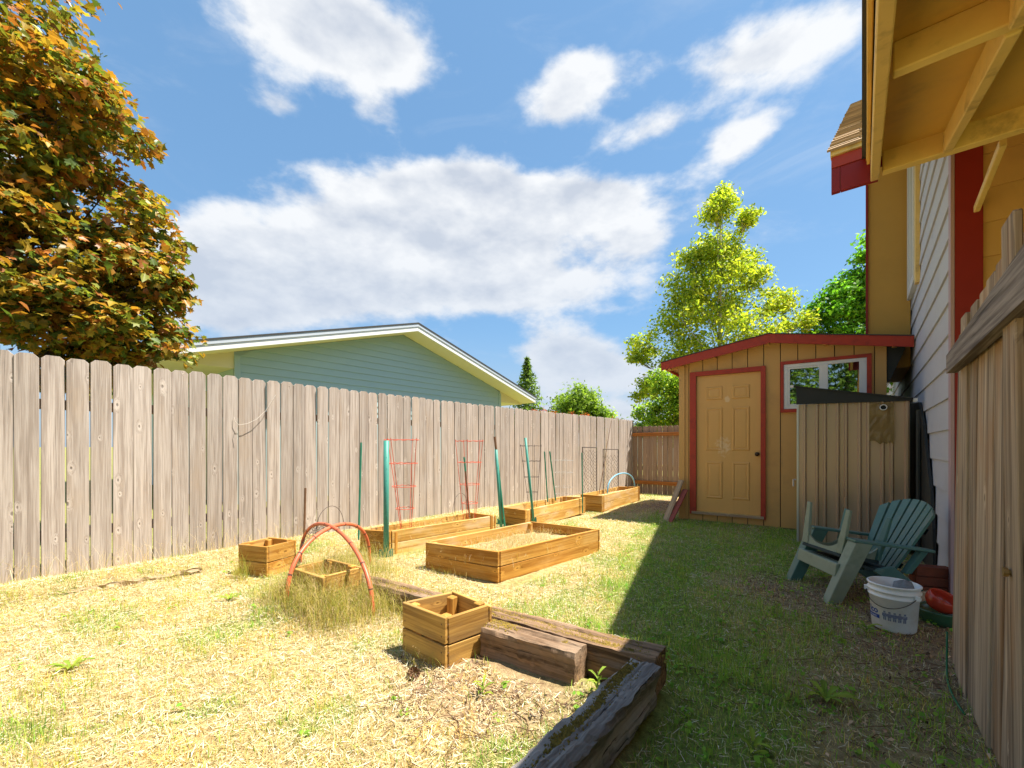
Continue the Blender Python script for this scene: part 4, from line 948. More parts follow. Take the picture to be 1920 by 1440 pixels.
# ------------------------------------------------------------------ bucket, pots, bricks
BK = (.150, 3.475, -.005)
bk = thing('bucket', 'white plastic bucket with blue print, full of rubble, on the ground by the chair', 'bucket', BK)
BM = Matrix.Translation(BK)
r0, r1, bh_ = .103, .121, .275
def brad(z): return r0+(r1-r0)*z/bh_
MB().lathe([(0, 0), (r0-.006, 0), (r0, .008), (brad(.195), .195), (brad(.198)+.007, .198), (brad(.205)+.007, .205), (brad(.208), .208), (brad(.228), .228), (brad(.230)+.008, .230), (brad(.238)+.008, .238), (brad(.24)+.001, .241), (brad(.266), .264), (r1+.006, .266), (r1+.007, .272), (r1+.003, .276), (r1-.004, .275), (brad(.2)-.004, .2), (r0-.004, .03), (0, .03)], 48).build('pail', M_plastic, bk, BM, True)
rsx = random.Random(12); rk = MB()
V = []; nl, nm = 10, 14
for i in range(nl+1):
    for j in range(nm):
        th_ = math.pi*i/nl; ph = 2*math.pi*j/nm; q = 1+rsx.uniform(-.18, .18)
        V.append((.052*q*math.sin(th_)*math.cos(ph), .048*q*math.sin(th_)*math.sin(ph), .05*q*math.cos(th_)))
rk.add(V, [(i*nm+j, (i+1)*nm+j, (i+1)*nm+(j+1) % nm, i*nm+(j+1) % nm) for i in range(nl) for j in range(nm)])
o = rk.build('rubble_lump', M_rock, None, Matrix.Translation((BK[0]+.045, BK[1]+.01, .238)), True); tag(o, 'rough grey lump of concrete sticking out of the white bucket', 'rubble')
o = MB().lathe([(0, .225), (.06, .222), (.09, .212), (.110, .205)], 24).build('rubble_fill', M_rock, None, Matrix.Translation((BK[0], BK[1], -.005)), True); tag(o, 'grey sandy fill inside the white bucket', 'rubble')
# wire handle, hanging down
VA = math.atan2(-BK[1], -BK[0])           # direction to the viewer side
hpts = []
for i in range(25):
    q = -1.25+2.5*i/24; ang_ = VA-.30+q*1.0
    zz = .222-.075*math.cos(q/1.25*math.pi/2)**1.0
    rr = brad(zz)+.010+.010*math.cos(q/1.25*math.pi/2)
    hpts.append((rr*math.cos(ang_), rr*math.sin(ang_), zz))
MB().tube(hpts, .0022, 6).build('wire_handle', M_wire, bk, BM)
for q in (0, -1): 
    p = Vector(hpts[q]); MB().box((p.x-.012, p.y-.012, p.z-.012), (p.x+.012, p.y+.012, p.z+.012)).build('handle_lug', M_plastic, bk, BM)
def wraptext(body, size, mat, ang0, z, name, bold=0.):
    cu = bpy.data.curves.new('print_curve', 'FONT'); cu.body = body; cu.size = size; cu.align_x = 'CENTER'; cu.offset = bold; cu.resolution_u = 3; cu.extrude = 0
    ob = bpy.data.objects.new('print_tmp', cu); COL.objects.link(ob)
    dg = bpy.context.evaluated_depsgraph_get(); me = bpy.data.meshes.new_from_object(ob.evaluated_get(dg)); bpy.data.objects.remove(ob)
    import bmesh
    bm = bmesh.new(); bm.from_mesh(me); bmesh.ops.triangulate(bm, faces=bm.faces); bmesh.ops.subdivide_edges(bm, edges=[e for e in bm.edges if e.calc_length() > .008], cuts=2)
    for v_ in bm.verts:
        zz = z+v_.co.y; rr = brad(zz)+.0012; a_ = ang0+v_.co.x/brad(z); v_.co = (rr*math.cos(a_), rr*math.sin(a_), zz)
    bm.to_mesh(me); bm.free(); me.materials.clear(); me.materials.append(mat); me.name = name
    return link(name, me, bk, BM)
def wraprect(x0_, x1_, z0_, z1_, mat, ang0, name, off=.0012):
    V = []; n_ = 10
    for i in range(n_+1):
        for zz in (z0_, z1_):
            a_ = ang0+(x0_+(x1_-x0_)*i/n_)/brad(zz); rr = brad(zz)+off; V.append((rr*math.cos(a_), rr*math.sin(a_), zz))
    return MB().add(V, [(i*2, i*2+2, i*2+3, i*2+1) for i in range(n_)]).build(name, mat, bk, BM)
TA = VA-R(56)
wraptext('lco', .052, M_navy, TA, .096, 'print_lettering', .0012)
wraprect(-.058, .038, .066, .088, M_navy, TA, 'print_banner')
wraptext('STORES', .015, M_plastic, TA-.05, .0705, 'print_lettering').data.transform(Matrix.Diagonal((1.004, 1.004, 1, 1)))
for k in range(5):   # row of small printed figures
    a_ = VA-R(22)+k*R(12)
    for (x0_, x1_, z0_, z1_) in ((-.005, .005, .112, .122), (-.008, .008, .086, .110), (-.012, -.008, .092, .108), (.008, .012, .092, .108), (-.007, -.001, .068, .085), (.001, .007, .068, .085)):
        wraprect(x0_, x1_, z0_, z1_, M_greyprint, a_, 'print_figure')
# pots
pg = thing('plant_pot', 'low green glazed pot under the red bowl beside the right fence', 'pot', (.375, 3.70, 0))
PM = Matrix.Translation((.378, 3.72, .005))
MB().lathe([(0, 0), (.085, 0), (.098, .012), (.112, .05), (.115, .072), (.118, .078), (.118, .086), (.110, .088), (.105, .078), (.09, .02), (0, .018)], 36).build('pot_body', M_potgreen, pg, PM, True)
pr2 = thing('plant_pot', 'round red glazed bowl tipped over on top of the green pot', 'pot', (.375, 3.70, .09))
MB().lathe([(0, 0), (.04, 0), (.062, .012), (.080, .04), (.084, .065), (.078, .09), (.074, .094), (.070, .09), (.074, .065), (.070, .04), (.05, .018), (0, .015)], 36).build('pot_body', M_potred, pr2, Matrix.Translation((.36, 3.70, .098)) @ Matrix.Rotation(R(24), 4, 'Y') @ Matrix.Rotation(R(14), 4, 'X'), True)
for i, (x, y, z, a, lb) in enumerate(((.392, 4.36, .045, 24, 'red brick at the bottom of the stack by the house corner'), (.397, 4.365, .115, 16, 'red brick in the middle of the stack by the house corner'), (.392, 4.36, .185, 22, 'red brick on top of the stack by the house corner'))):
    o = link('brick', cbox_mesh('brick', .225, .105, .066, M_brick, .005, .002), None, Matrix.Translation((x, y, z)) @ Matrix.Rotation(R(a), 4, 'Z')); tag(o, lb, 'brick', 'bricks stacked by the house corner')
o = board('wood_offcut', (.20, 4.0, .03), (.42, 4.12, .09), .06, .03, M_scrap, None); tag(o, 'small wooden offcut lying behind the white bucket', 'offcut')
o = MB().tube([(.330, 3.03, .17), (.326, 3.00, .12), (.322, 2.97, .06), (.318, 2.93, .018), (.312, 2.87, .012), (.307, 2.80, .012), (.305, 2.72, .013), (.307, 2.64, .012), (.314, 2.56, .012), (.322, 2.50, .012)], .0045, 6).build('green_cord', M_hosegreen, None, None, True); tag(o, 'thin green cord looped on the ground at the foot of the right fence', 'cord')
# pine cone by the planter
pcn = thing('pine_cone', 'brown pine cone lying in the grass left of the planter box', 'pine cone', (-1.70, 1.25, 0))
PCM = Matrix.Translation((-1.640, 1.262, .03)) @ Matrix.Rotation(R(80), 4, 'Y') @ Matrix.Rotation(R(20), 4, 'X')
b = MB()
for i in range(46):
    u = i/46; a = i*2.4; r_ = .026*math.sin(math.pi*(.12+.80*u))**.8; z = -.035+.075*u; q = Vector((math.cos(a), math.sin(a), 0)); s_ = Vector((-q.y, q.x, 0))*.008
    p = q*r_; b.add([tuple(q*.004+Vector((0, 0, z))), tuple(p+s_+Vector((0, 0, z+.008))), tuple(p*1.15+Vector((0, 0, z+.014))), tuple(p-s_+Vector((0, 0, z+.008)))], [(0, 1, 2, 3)])
b.build('scales', M_rust, pcn, PCM)

# ------------------------------------------------------------------ vegetation
def rotmats(nrm, spin):
    nrm = nrm/np.linalg.norm(nrm, axis=1, keepdims=True)
    ref = np.where(np.abs(nrm[:, 2:3]) < .9, np.array([[0, 0, 1.]]), np.array([[1., 0, 0]]))
    a = np.cross(ref, nrm); a /= np.linalg.norm(a, axis=1, keepdims=True); b_ = np.cross(nrm, a)
    c, s_ = np.cos(spin)[:, None], np.sin(spin)[:, None]
    return a*c+b_*s_, b_*c-a*s_, nrm
MAPLE_F = [[0, 1, 2, 3, 4, 5, 6, 7], [0, 7, 8, 9, 10, 11, 12, 13]]
def leaves(pos, nrm, spin, size, shape, sub=None):
    """shape: (k,3) polygon outline; returns verts, faces"""
    X, Y, Z = rotmats(nrm, spin); sh_ = np.asarray(shape, float); k = len(sh_)
    V = pos[:, None, :]+size[:, None, None]*(X[:, None, :]*sh_[None, :, 0:1]+Y[:, None, :]*sh_[None, :, 1:2]+Z[:, None, :]*sh_[None, :, 2:3])
    if sub is not None: return V.reshape(-1, 3), (np.arange(len(pos))[:, None, None]*k+np.array(sub)[None]).reshape(-1, len(sub[0]))
    return V.reshape(-1, 3), np.arange(len(pos)*k).reshape(-1, k)
DIAMOND = [(0, -.5, 0), (.28, 0, .05), (0, .55, -.04), (-.28, 0, .05)]
MAPLE = [(0, -.45, 0), (.13, -.30, .05), (.40, -.40, .02), (.33, -.12, .10), (.60, .10, .06), (.30, .14, .10), (.22, .30, .05), (0, .62, -.14), (-.22, .30, .05), (-.30, .14, .10), (-.60, .10, .06), (-.33, -.12, .10), (-.40, -.40, .02), (-.13, -.30, .05)]
def palette(n, pal, w_=None, jit=.18, rng=RNG):
    pal = np.array(pal); i = rng.choice(len(pal), n, p=w_); c = pal[i]*(1+rng.normal(0, jit, (n, 1))); return np.clip(c, .004, .9)
def crown_points(clumps, nleaf, sub, rng, shell=.55, sig=.16):
    P = []; O = []; CI = []
    tot = sum(c[3][0]*c[3][1]*c[3][2] if len(c) > 3 else c[1]**2 for c in clumps) if False else None
    for ci, cl in enumerate(clumps):
        c = np.array(cl[0]); r = np.array(cl[1]) if hasattr(cl[1], '__len__') else np.full(3, cl[1]); nl_ = int(nleaf*cl[2])
        ns = max(3, int(sub*cl[2])); dv = rng.normal(0, 1, (ns, 3)); dv /= np.linalg.norm(dv, axis=1, keepdims=True)
        rad = shell+(1-shell)*rng.random((ns, 1))**.5; rad *= rng.uniform(.75, 1.08, (ns, 1))
        sc = c+dv*rad*r; k = rng.integers(0, ns, nl_)
        off = rng.normal(0, 1, (nl_, 3))*r.mean()*sig*np.array([1.2, 1.2, .75])
        p = sc[k]+off; o_ = (p-c)/r; ok_ = (o_**2).sum(1) < (1.35 if len(clumps) == 16 else 2.4); P.append(p[ok_]); O.append(o_[ok_]); CI.append((k+ci*1000)[ok_])
    return np.concatenate(P), np.concatenate(O), np.concatenate(CI)
def limbs(base, trunk_top, clumps, r, rng, seed=0):
    b = MB(); base = Vector(base); top = Vector(trunk_top); n_ = 8; pts = []
    for i in range(n_+1):
        u = i/n_; p = base.lerp(top, u); pts.append(p+Vector((rng.normal(0, .03), rng.normal(0, .03), 0))*(u > 0)*top.z*.05)
    b.tube(pts, [r*(1-.75*i/n_) for i in range(n_+1)], 8)
    b2 = MB()
    for cl in clumps:
        c = Vector(cl[0]); u = min(.95, max(.2, (c.z-base.z)/(max(.1, top.z-base.z))*.72)); s_ = pts[int(u*n_)]
        mid = s_.lerp(c, .5)+Vector((rng.normal(0, .1), rng.normal(0, .1), .12))*.8
        b2.tube([s_, mid, c], [r*.38*(1-.6*u), r*.22*(1-.5*u), r*.06], 5)
        rr = np.array(cl[1]) if hasattr(cl[1], '__len__') else np.full(3, cl[1])
        for _ in range(9):
            dv = rng.normal(0, 1, 3); dv /= np.linalg.norm(dv); e = c+Vector(dv*rr*.85)
            b2.tube([c.lerp(s_, .15), c.lerp(e, .5)+Vector((0, 0, .04)), e], [r*.07, r*.045, r*.012], 4)
    return b, b2
def tree(name, label, cat, base, top, clumps, nleaf, sub, size, pal, w_, barkmat, tr, group=None, shape=DIAMOND, mat=None, up=.5, sig=.16, shell=.55, seed=1, keep=None, jit=.18):
    rng = np.random.default_rng(seed); o = thing(name, label, cat, base, 0, group)
    b1, b2 = limbs(base, top, clumps, tr, rng)
    b1.build('trunk', barkmat, o, None, True); kind(b2.build('branches', barkmat, o, None, True), 'stuff')
    P, O, CI = crown_points(clumps, nleaf, sub, rng, shell, sig)
    n_ = len(P); nr = rng.normal(0, .6, (n_, 3))+O*.5+np.array([0, 0, up]); sp = rng.uniform(0, 6.28, n_); sz = size*rng.uniform(.65, 1.25, n_)
    col = palette(n_, pal, w_, jit, rng)
    tint = np.random.default_rng(seed+5).normal(0, .14, 400000)[CI % 400000]; col = np.clip(col*(1+tint[:, None]), .004, .9)
    return o, P, nr, sp, sz, col
def finish_tree(o, P, nr, sp, sz, col, shape, mat):
    V, F = leaves(P, nr, sp, sz, shape, MAPLE_F if len(shape) == 14 else None); return fast('crown', V, F, mat, o, np.repeat(col, len(shape), 0))
CAMF = np.array((-math.sin(R(39.35)), math.cos(R(39.35)))); CAMR = np.array((math.cos(R(39.35)), math.sin(R(39.35))))
# maple with bronze leaves, behind the left fence
mcl = [((-7.1, -.6, 4.9), (1.5, 1.3, 1.0), 1.0), ((-6.75, .55, 4.75), (.75, .70, .62), .62), ((-7.3, .9, 3.9), (.85, .8, .6), .6), ((-6.9, .2, 3.25), (.95, .85, .55), .7),
       ((-7.0, 1.15, 3.15), (.95, .55, .42), .62), ((-6.95, 1.50, 3.10), (.40, .28, .24), .20), ((-7.1, 1.05, 2.45), (.85, .72, .42), .6), ((-6.8, .4, 2.5), (.9, .7, .4), .6), ((-6.4, -.35, 2.6), (.75, .7, .5), .5),
       ((-7.0, -.7, 3.6), (1.2, 1.0, .8), .9), ((-8.6, -.6, 3.6), (1.3, 1.2, 1.3), .8), ((-8.3, .2, 5.2), (1.4, 1.2, .9), .7), ((-7.2, -2.0, 4.2), (1.4, 1.3, 1.4), .8), ((-7.6, -.4, 6.2), (1.5, 1.4, .9), .7), ((-6.55, -.1, 4.1), (.7, .75, .55), .6),
       ((-7.6, .75, 2.05), (.9, .6, .3), .35)]
MP = [(.46, .225, .03), (.36, .25, .03), (.22, .24, .035), (.11, .165, .03), (.38, .14, .03), (.50, .33, .045)]
o, P, nr, sp, sz, col = tree('maple_tree', 'large maple with bronze and olive leaves overhanging the left fence', 'tree', (-8.0, -.9, 0), (-7.8, -.8, 5.2), mcl, 3700, 80, .092, MP, [.20, .20, .22, .18, .13, .07], M_bark, .16, None, MAPLE, M_maple, .9, .125, .35, 21)
ok = P[:, 0] < -5.5; P, nr, sp, sz, col = P[ok], nr[ok], sp[ok], sz[ok], col[ok]
zc = P[:, :2] @ CAMF; xc = P[:, :2] @ CAMR
px = 512+427*xc/zc; py = 446-427*(P[:, 2]-1.1)/zc
vis = (zc > 1) & (px > 0) & (px < 1024) & (py > 0) & (py < 360)
order = np.where(vis)[0]; order = order[np.argsort(zc[order])][:300]
sel = np.zeros(len(P), bool); sel[order] = True
crown = finish_tree(o, P[~sel], nr[~sel], sp[~sel], sz[~sel], col[~sel], MAPLE, M_maple); crown['kind'] = 'stuff'
lfm = []
for pcol in MP:
    V = np.array(MAPLE, float); me = bpy.data.meshes.new('leaf'); me.from_pydata([tuple(v_) for v_ in V], [], [tuple(q) for q in MAPLE_F]); me.materials.append(M_maple)
    a_ = me.color_attributes.new('Col', 'FLOAT_COLOR', 'POINT'); a_.data.foreach_set('color', np.tile(np.array([*pcol, 1.], np.float32), len(V))); lfm.append(me)
Xa, Ya, Za = rotmats(nr, sp)
for i in order:
    k = int(np.argmin([np.abs(np.array(q)-col[i]).sum() for q in MP]))
    M = Matrix((Vector(Xa[i])*sz[i], Vector(Ya[i])*sz[i], Vector(Za[i])*sz[i])).transposed().to_4x4(); M.translation = Vector(P[i])
    link('leaf', lfm[k], o, M)
# birch behind the shed
rngb = np.random.default_rng(5); bcl = []
bx, by = -4.69, 19.42
for (dx, z, r, wgt) in ((0, 9.0, .42, .25), (-.30, 8.4, .55, .4), (.85, 8.5, .40, .3), (.15, 7.7, .75, .6), (.95, 7.5, .6, .45), (-.75, 7.2, .6, .45), (0, 6.7, .85, .7), (-1.1, 6.2, .7, .5), (1.35, 6.6, .6, .4), (.8, 5.8, .8, .6), (-.3, 5.5, .9, .65), (-1.5, 5.2, .7, .5), (1.7, 5.6, .6, .4), (-2.15, 4.6, .55, .35), (-.9, 4.3, .8, .6), (.5, 4.6, .85, .6), (1.6, 4.4, .7, .45), (2.3, 4.9, .5, .25), (-1.6, 3.5, .7, .45), (0, 3.4, .9, .6), (1.2, 3.4, .8, .5), (-2.5, 3.9, .35, .15), (-2.3, 2.9, .5, .3)):
    q = rngb.normal(0, .45); bcl.append(((bx+(dx*.773-q*.634)*1.286, by+(dx*.634+q*.773)*1.286, 1.1+(z-1.1)*1.286), (r*1.286, r*1.286, r*1.1), wgt))
BP = [(.48, .54, .04), (.36, .46, .04), (.20, .31, .03), (.60, .60, .06)]
o, P, nr, sp, sz, col = tree('birch_tree', 'tall airy birch with small yellow-green leaves behind the shed', 'tree', (bx, by, -.2), (bx+.1, by, 10.9), bcl, 3000, 50, .155, BP, [.36, .3, .18, .16], M_birchbark, .13, None, DIAMOND, M_leaf, .35, .24, .2, 31)
finish_tree(o, P, nr, sp, sz, col, DIAMOND, M_leaf)
# shrubby tree left of the shed
rngb = np.random.default_rng(15); c2 = []
for (dx, z, r, wgt) in ((-.2, 3.0, .5, .5), (.5, 2.9, .6, .6), (.2, 2.2, .7, .8), (-.6, 2.1, .45, .4), (.9, 2.2, .6, .6), (1.3, 2.8, .6, .5), (-.7, 1.6, .4, .35), (.3, 1.5, .6, .5)):
    q = rngb.normal(0, .3); c2.append(((-4.75+dx*.773-q*.634, 13.4+dx*.634+q*.773, z), (r, r, r*.85), wgt))
GPAL = [(.27, .44, .04), (.38, .52, .05), (.14, .26, .03), (.48, .54, .05)]
o, P, nr, sp, sz, col = tree('leafy_tree', 'bushy bright green tree over the far fence left of the shed', 'tree', (-4.6, 13.4, -.3), (-4.6, 13.4, 2.4), c2, 2600, 40, .11, GPAL, [.35, .3, .2, .15], M_bark, .07, None, DIAMOND, M_leaf, .4, .2, .4, 41)
finish_tree(o, P, nr, sp, sz, col, DIAMOND, M_leaf)
# bright green tree behind the house corner
c3 = []
for (dx, z, r, wgt) in ((.4, 8.2, .6, .3), (1.0, 9.2, .8, .5), (-.3, 7.3, .8, .6), (-.9, 6.6, .8, .6), (.5, 6.6, 1.0, .8), (-1.3, 5.6, .9, .7), (0, 5.3, 1.0, .8), (1.2, 7.6, 1.0, .6), (1.3, 5.4, 1.0, .6), (-2.0, 5.0, .6, .3), (-.6, 4.2, 1.0, .6)):
    c3.append(((-.35+dx*.773, 22.4+dx*.634, z), (r, r, r*.8), wgt))
o, P, nr, sp, sz, col = tree('leafy_tree', 'bright green broad-leaved tree showing left of the house wall', 'tree', (-.3, 22.6, 0), (-.3, 22.6, 7.5), c3, 2600, 44, .18, [(.14, .36, .025), (.22, .46, .03), (.07, .19, .02)], [.45, .33, .22], M_bark, .16, None, DIAMOND, M_leaf, .5, .2, .45, 51)
finish_tree(o, P, nr, sp, sz, col, DIAMOND, M_leaf)
# round tree and hedge over the fence, red-leaved shrub
for nm, lb, cat, (cx, cy), cl, n_, ls, pal, sd in (
    ('leafy_tree', 'round light green tree showing over the far end of the left fence', 'tree', (-14.4, 24.4), [((-14.4, 24.4, 3.6), (1.5, 1.5, 1.35), 1.8), ((-13.2, 25.2, 2.7), (1.0, 1.0, .95), 1.0), ((-15.5, 23.6, 2.4), (1.1, 1.1, .9), 1.0), ((-12.4, 26, 1.9), (.8, .8, .8), .6)], 4200, .20, [(.24, .36, .04), (.32, .44, .05), (.13, .22, .03)], 61),
    ('leafy_shrub', 'low green shrub peeping over the left fence beside the neighbouring eave', 'shrub', (-11.2, 13.8), [((-11.4, 13.6, 2.05), (1.0, 1.0, .42), .8), ((-10.4, 14.6, 2.0), (.9, .9, .38), .7)], 1000, .10, [(.12, .20, .03), (.18, .26, .03), (.06, .11, .02)], 62),
    ('red_leaf_shrub', 'red-leaved shrub just topping the left fence', 'shrub', (-8.9, 13.4), [((-9.3, 13.0, 2.2), (.5, .5, .28), .5), ((-8.8, 13.5, 2.15), (.55, .55, .25), .5), ((-8.4, 14.1, 2.12), (.5, .5, .22), .4), ((-7.6, 15.4, 2.0), (.5, .5, .2), .2)], 1100, .075, [(.42, .085, .03), (.52, .13, .04), (.26, .05, .03)], 63),
    ('leafy_shrub', 'bright green shrub in the gap between the shed and the house', 'shrub', (.2, 11.2), [((.25, 11.2, 2.2), (.55, .55, .5), .7), ((.1, 11.4, 1.5), (.6, .6, .6), .7), ((.3, 11.5, 2.7), (.45, .5, .4), .4)], 900, .09, [(.16, .38, .03), (.24, .48, .035), (.08, .20, .02)], 64)):
    base = (cx, cy, -.1); o, P, nr, sp, sz, col = tree(nm, lb, cat, base, (cx, cy, 1.8), cl, n_, 30, ls, pal, None, M_bark, .07, None, DIAMOND, M_leaf, .5, .2, .5, sd)
    finish_tree(o, P, nr, sp, sz, col, DIAMOND, M_leaf)
# conifers
def conifer(label, base, h, rad, n_tier, pal, seed, group='conifers', per=11, ls=.26, droop=.25):
    rng = np.random.default_rng(seed); o = thing('conifer_tree', label, 'tree', base, 0, group); bx_, by_, bz = base
    MB().tube([(bx_, by_, bz), (bx_, by_, bz+h*.97)], [h*.022, .01], 7).build('trunk', M_bark, o)
    P = []; N = []; C = []; br = MB(); D_ = []
    for i in range(n_tier):
        u = i/(n_tier-1); z = bz+h*(.06+.93*u); R_ = rad*(1-u)**.85*rng.uniform(.8, 1.15)+.06
        for k in range(per):
            a = rng.uniform(0, 6.28); rr = R_*rng.uniform(.7, 1.1); e = np.array((math.cos(a), math.sin(a), -droop)); m_ = max(4, int(rr*9/ls*.26))
            if i % 3 == 0 and k % 3 == 0: br.tube([(bx_, by_, z), (bx_+e[0]*rr*.9, by_+e[1]*rr*.9, z-droop*rr*.9)], [.02, .006], 4, False)
            tt = np.linspace(.15, 1, m_)+rng.normal(0, .03, m_)
            p = np.array((bx_, by_, z))+e*rr*tt[:, None]+rng.normal(0, .035, (m_, 3))
            P.append(p); D_.append(np.tile(e, (m_, 1))+rng.normal(0, .45, (m_, 3)))
    P = np.concatenate(P); D_ = np.concatenate(D_); n2_ = len(P); nr = np.cross(D_, rng.normal(0, 1, (n2_, 3)))+np.array([0, 0, .4])
    sz = ls*rng.uniform(.6, 1.2, n2_); col = palette(n2_, pal, None, .2, rng)
    V, F = leaves(P, nr, rng.uniform(0, 6.28, n2_), sz, [(0, -.5, 0), (.14, 0, .03), (0, .6, -.06), (-.14, 0, .03)])
    kind(br.build('branches', M_bark, o), 'stuff'); fast('crown', V, F, M_leaf, o, np.repeat(col, 4, 0)); return o
conifer('slender twin-topped conifer beyond the right end of the neighbouring roof', (-18.3, 24.0, 0), 7.3, 2.2, 34, [(.16, .25, .05), (.22, .32, .06), (.10, .16, .04)], 71, per=20, ls=.40)
conifer('bluish conifer top between the birch and the bright green tree', (-3.6, 30, 0), 9.2, 2.0, 26, [(.12, .18, .15), (.16, .24, .20)], 72, ls=.35)
conifer('dark conifer behind the camera mirrored in the left shed pane', (-2.9, -12.0, -.1), 10.5, 3.1, 34, [(.12, .22, .04), (.20, .30, .05)], 73, per=24, ls=.42)
conifer('dark conifer behind the camera mirrored in the right shed pane', (-.2, -13.0, -.1), 11.0, 3.2, 34, [(.12, .22, .04), (.20, .30, .05)], 74, per=24, ls=.42)
# pale flat-roofed building beyond the back fence
fb = thing('house', 'distant pale grey roof beyond the back fence', 'house', (-8.3, 25.5, 0))
MB().box((-10.6, 24.5, 0), (-6.4, 29, 2.3)).build('wall', M_nwhite, fb); MB().hexa([(-10.9, 24.2, 2.3), (-6.1, 24.2, 2.3), (-6.1, 29.4, 2.3), (-10.9, 29.4, 2.3), (-10.9, 24.2, 2.45), (-6.1, 24.2, 2.45), (-6.1, 29.4, 2.75), (-10.9, 29.4, 2.75)]).build('roof', M_galv, fb)

# ------------------------------------------------------------------ lawn
def blades(P, h, w_, az_, lean, col, bend=.5):
    n_ = len(P); d_ = np.stack([np.cos(az_), np.sin(az_), np.zeros(n_)], 1); s_ = np.stack([-np.sin(az_), np.cos(az_), np.zeros(n_)], 1)
    up = np.array([0, 0, 1.])
    ms = np.sin(lean)[:, None]*d_+np.cos(lean)[:, None]*up; l2 = lean*(1+bend)+bend*.3
    ts_ = np.sin(l2)[:, None]*d_+np.cos(l2)[:, None]*up
    mid = P+ms*h[:, None]*.55; tip = mid+ts_*h[:, None]*.5
    ww = (w_*.5)[:, None]*s_
    V = np.stack([P-ww, P+ww, mid-ww*.8, mid+ww*.8, tip], 1).reshape(-1, 3)
    b0 = np.arange(n_)*5; F = np.concatenate([np.stack([b0, b0+1, b0+3], 1), np.stack([b0, b0+3, b0+2], 1), np.stack([b0+2, b0+3, b0+4], 1)])
    return V, F, np.repeat(col, 5, 0)
BLOCK = [(-3.03, -2.1, 2.47, 4.0), (-4.02, -3.5, 2.42, 3.97), (-3.97, -3.49, 4.53, 6.3), (-4.0, -3.48, 6.64, 8.66), (-1.9, -1.5, 1.39, 1.68), (-3.05, -.62, 1.66, 1.90), (-.77, -.62, .2, 1.8), (-1.58, -.98, 1.5, 1.74), (-4.2, -3.82, 1.36, 1.7)]
def free(P, m_=.0):
    x, y = P[:, 0], P[:, 1]; k = np.ones(len(P), bool)
    for a, b_, c, d_ in BLOCK: k &= ~((x > a-m_) & (x < b_+m_) & (y > c-m_) & (y < d_+m_))
    k &= ~((x > -2.25) & (y > 6.95)) & (x < .47) & (x > -5.24)
    k &= ~((x > -.60) & (y > 6.05))
    return k
def scatter(n_, rng, y1=11.9):
    """ground points with a density that follows the distance from the camera"""
    out = []; tot = 0
    while tot < n_:
        x = rng.uniform(-5.22, .46, n_*2); y = rng.uniform(-1.6, y1, n_*2); zc = y*.7733-x*.634; xc = x*.7733+y*.634
        keep = (zc > .8) & (np.abs(xc/zc) < 1.32) & (rng.random(n_*2) < np.clip(2.6/np.maximum(zc, .5), 0, 1)**1.25)
        p = np.stack([x, y], 1)[keep]; out.append(p); tot += len(p)
    return np.concatenate(out)[:n_]
rng = np.random.default_rng(77)
p2 = scatter(330000, rng); gr, di, ri = zones(p2[:, 0], p2[:, 1])
dens_ = (.40+.60*fbm(p2[:, 0], p2[:, 1], 6, 44))*(1-.80*di)
k = free(p2) & (rng.random(len(p2)) < dens_); p2, gr, di, ri = p2[k], gr[k], di[k], ri[k]; n_ = len(p2)
isg = rng.random(n_) < gr
G1 = palette(n_, [(.25, .44, .06), (.35, .48, .075), (.19, .37, .055), (.47, .51, .11)], None, .15, rng); G0 = palette(n_, [(.64, .52, .30), (.55, .42, .19), (.72, .62, .42), (.50, .33, .11), (.48, .42, .12)], [.3, .22, .25, .1, .13], .12, rng)
mat_ = fbm(p2[:, 0], p2[:, 1], 4.5, 91); mat2_ = fbm(p2[:, 0], p2[:, 1], 14, 95)
G0 = G0*(.62+.55*mat_+.28*mat2_)[:, None]; G0 = np.where((mat_ > .60)[:, None], G0*np.array([1.0, .88, .55]), G0); G1 = G1*(.72+.56*mat2_)[:, None]
col = np.where(isg[:, None], G1, G0)
tz = sst(fbm(p2[:, 0], p2[:, 1], 2.6, 55), .5, .72)
h = np.where(isg, rng.uniform(.018, .05, n_)*(1+.8*tz), rng.uniform(.012, .042, n_)*(.6+.9*sst(mat2_, .3, .7))); w_ = rng.uniform(.0014, .0030, n_)*(1+.10*(p2[:, 1]*.7733-p2[:, 0]*.634))
V, F, C = blades(np.c_[p2, gz(p2[:, 0], p2[:, 1])-.003], h, w_, rng.uniform(0, 6.28, n_), np.abs(rng.normal(.35, .3, n_))+np.where(isg, 0, .25), col)
lawn = fast('lawn_grass', V, F, M_grass, None, C); kind(lawn, 'stuff'); lawn['label'] = 'short lawn grass, straw-dry in the sun and green in the shade'; lawn['category'] = 'grass'
# flat straw clippings
p2 = scatter(230000, rng); gr, di, ri = zones(p2[:, 0], p2[:, 1]); k = free(p2) & (rng.random(len(p2)) < np.where(ri > .5, .30, .85)*(1-.7*di)); p2 = p2[k]; ri = ri[k]; n_ = len(p2)
a = rng.uniform(0, 6.28, n_); L_ = rng.uniform(.010, .045, n_); d_ = np.stack([np.cos(a), np.sin(a), rng.normal(.05, .18, n_)], 1)*L_[:, None]; s_ = np.stack([-np.sin(a), np.cos(a), rng.normal(0, .3, n_)], 1)*(rng.uniform(.0004, .0010, n_)*(1+.2*(p2[:, 1]*.7733-p2[:, 0]*.634)))[:, None]
P0 = np.c_[p2, gz(p2[:, 0], p2[:, 1])+rng.uniform(.001, .016, n_)]
V = np.stack([P0-s_, P0+s_, P0+d_+s_*.7, P0+d_-s_*.7], 1).reshape(-1, 3); F = np.arange(n_*4).reshape(-1, 4)
c = palette(n_, [(.72, .62, .42), (.62, .48, .25), (.80, .74, .58), (.42, .29, .14)], [.34, .28, .2, .18], .12, rng)
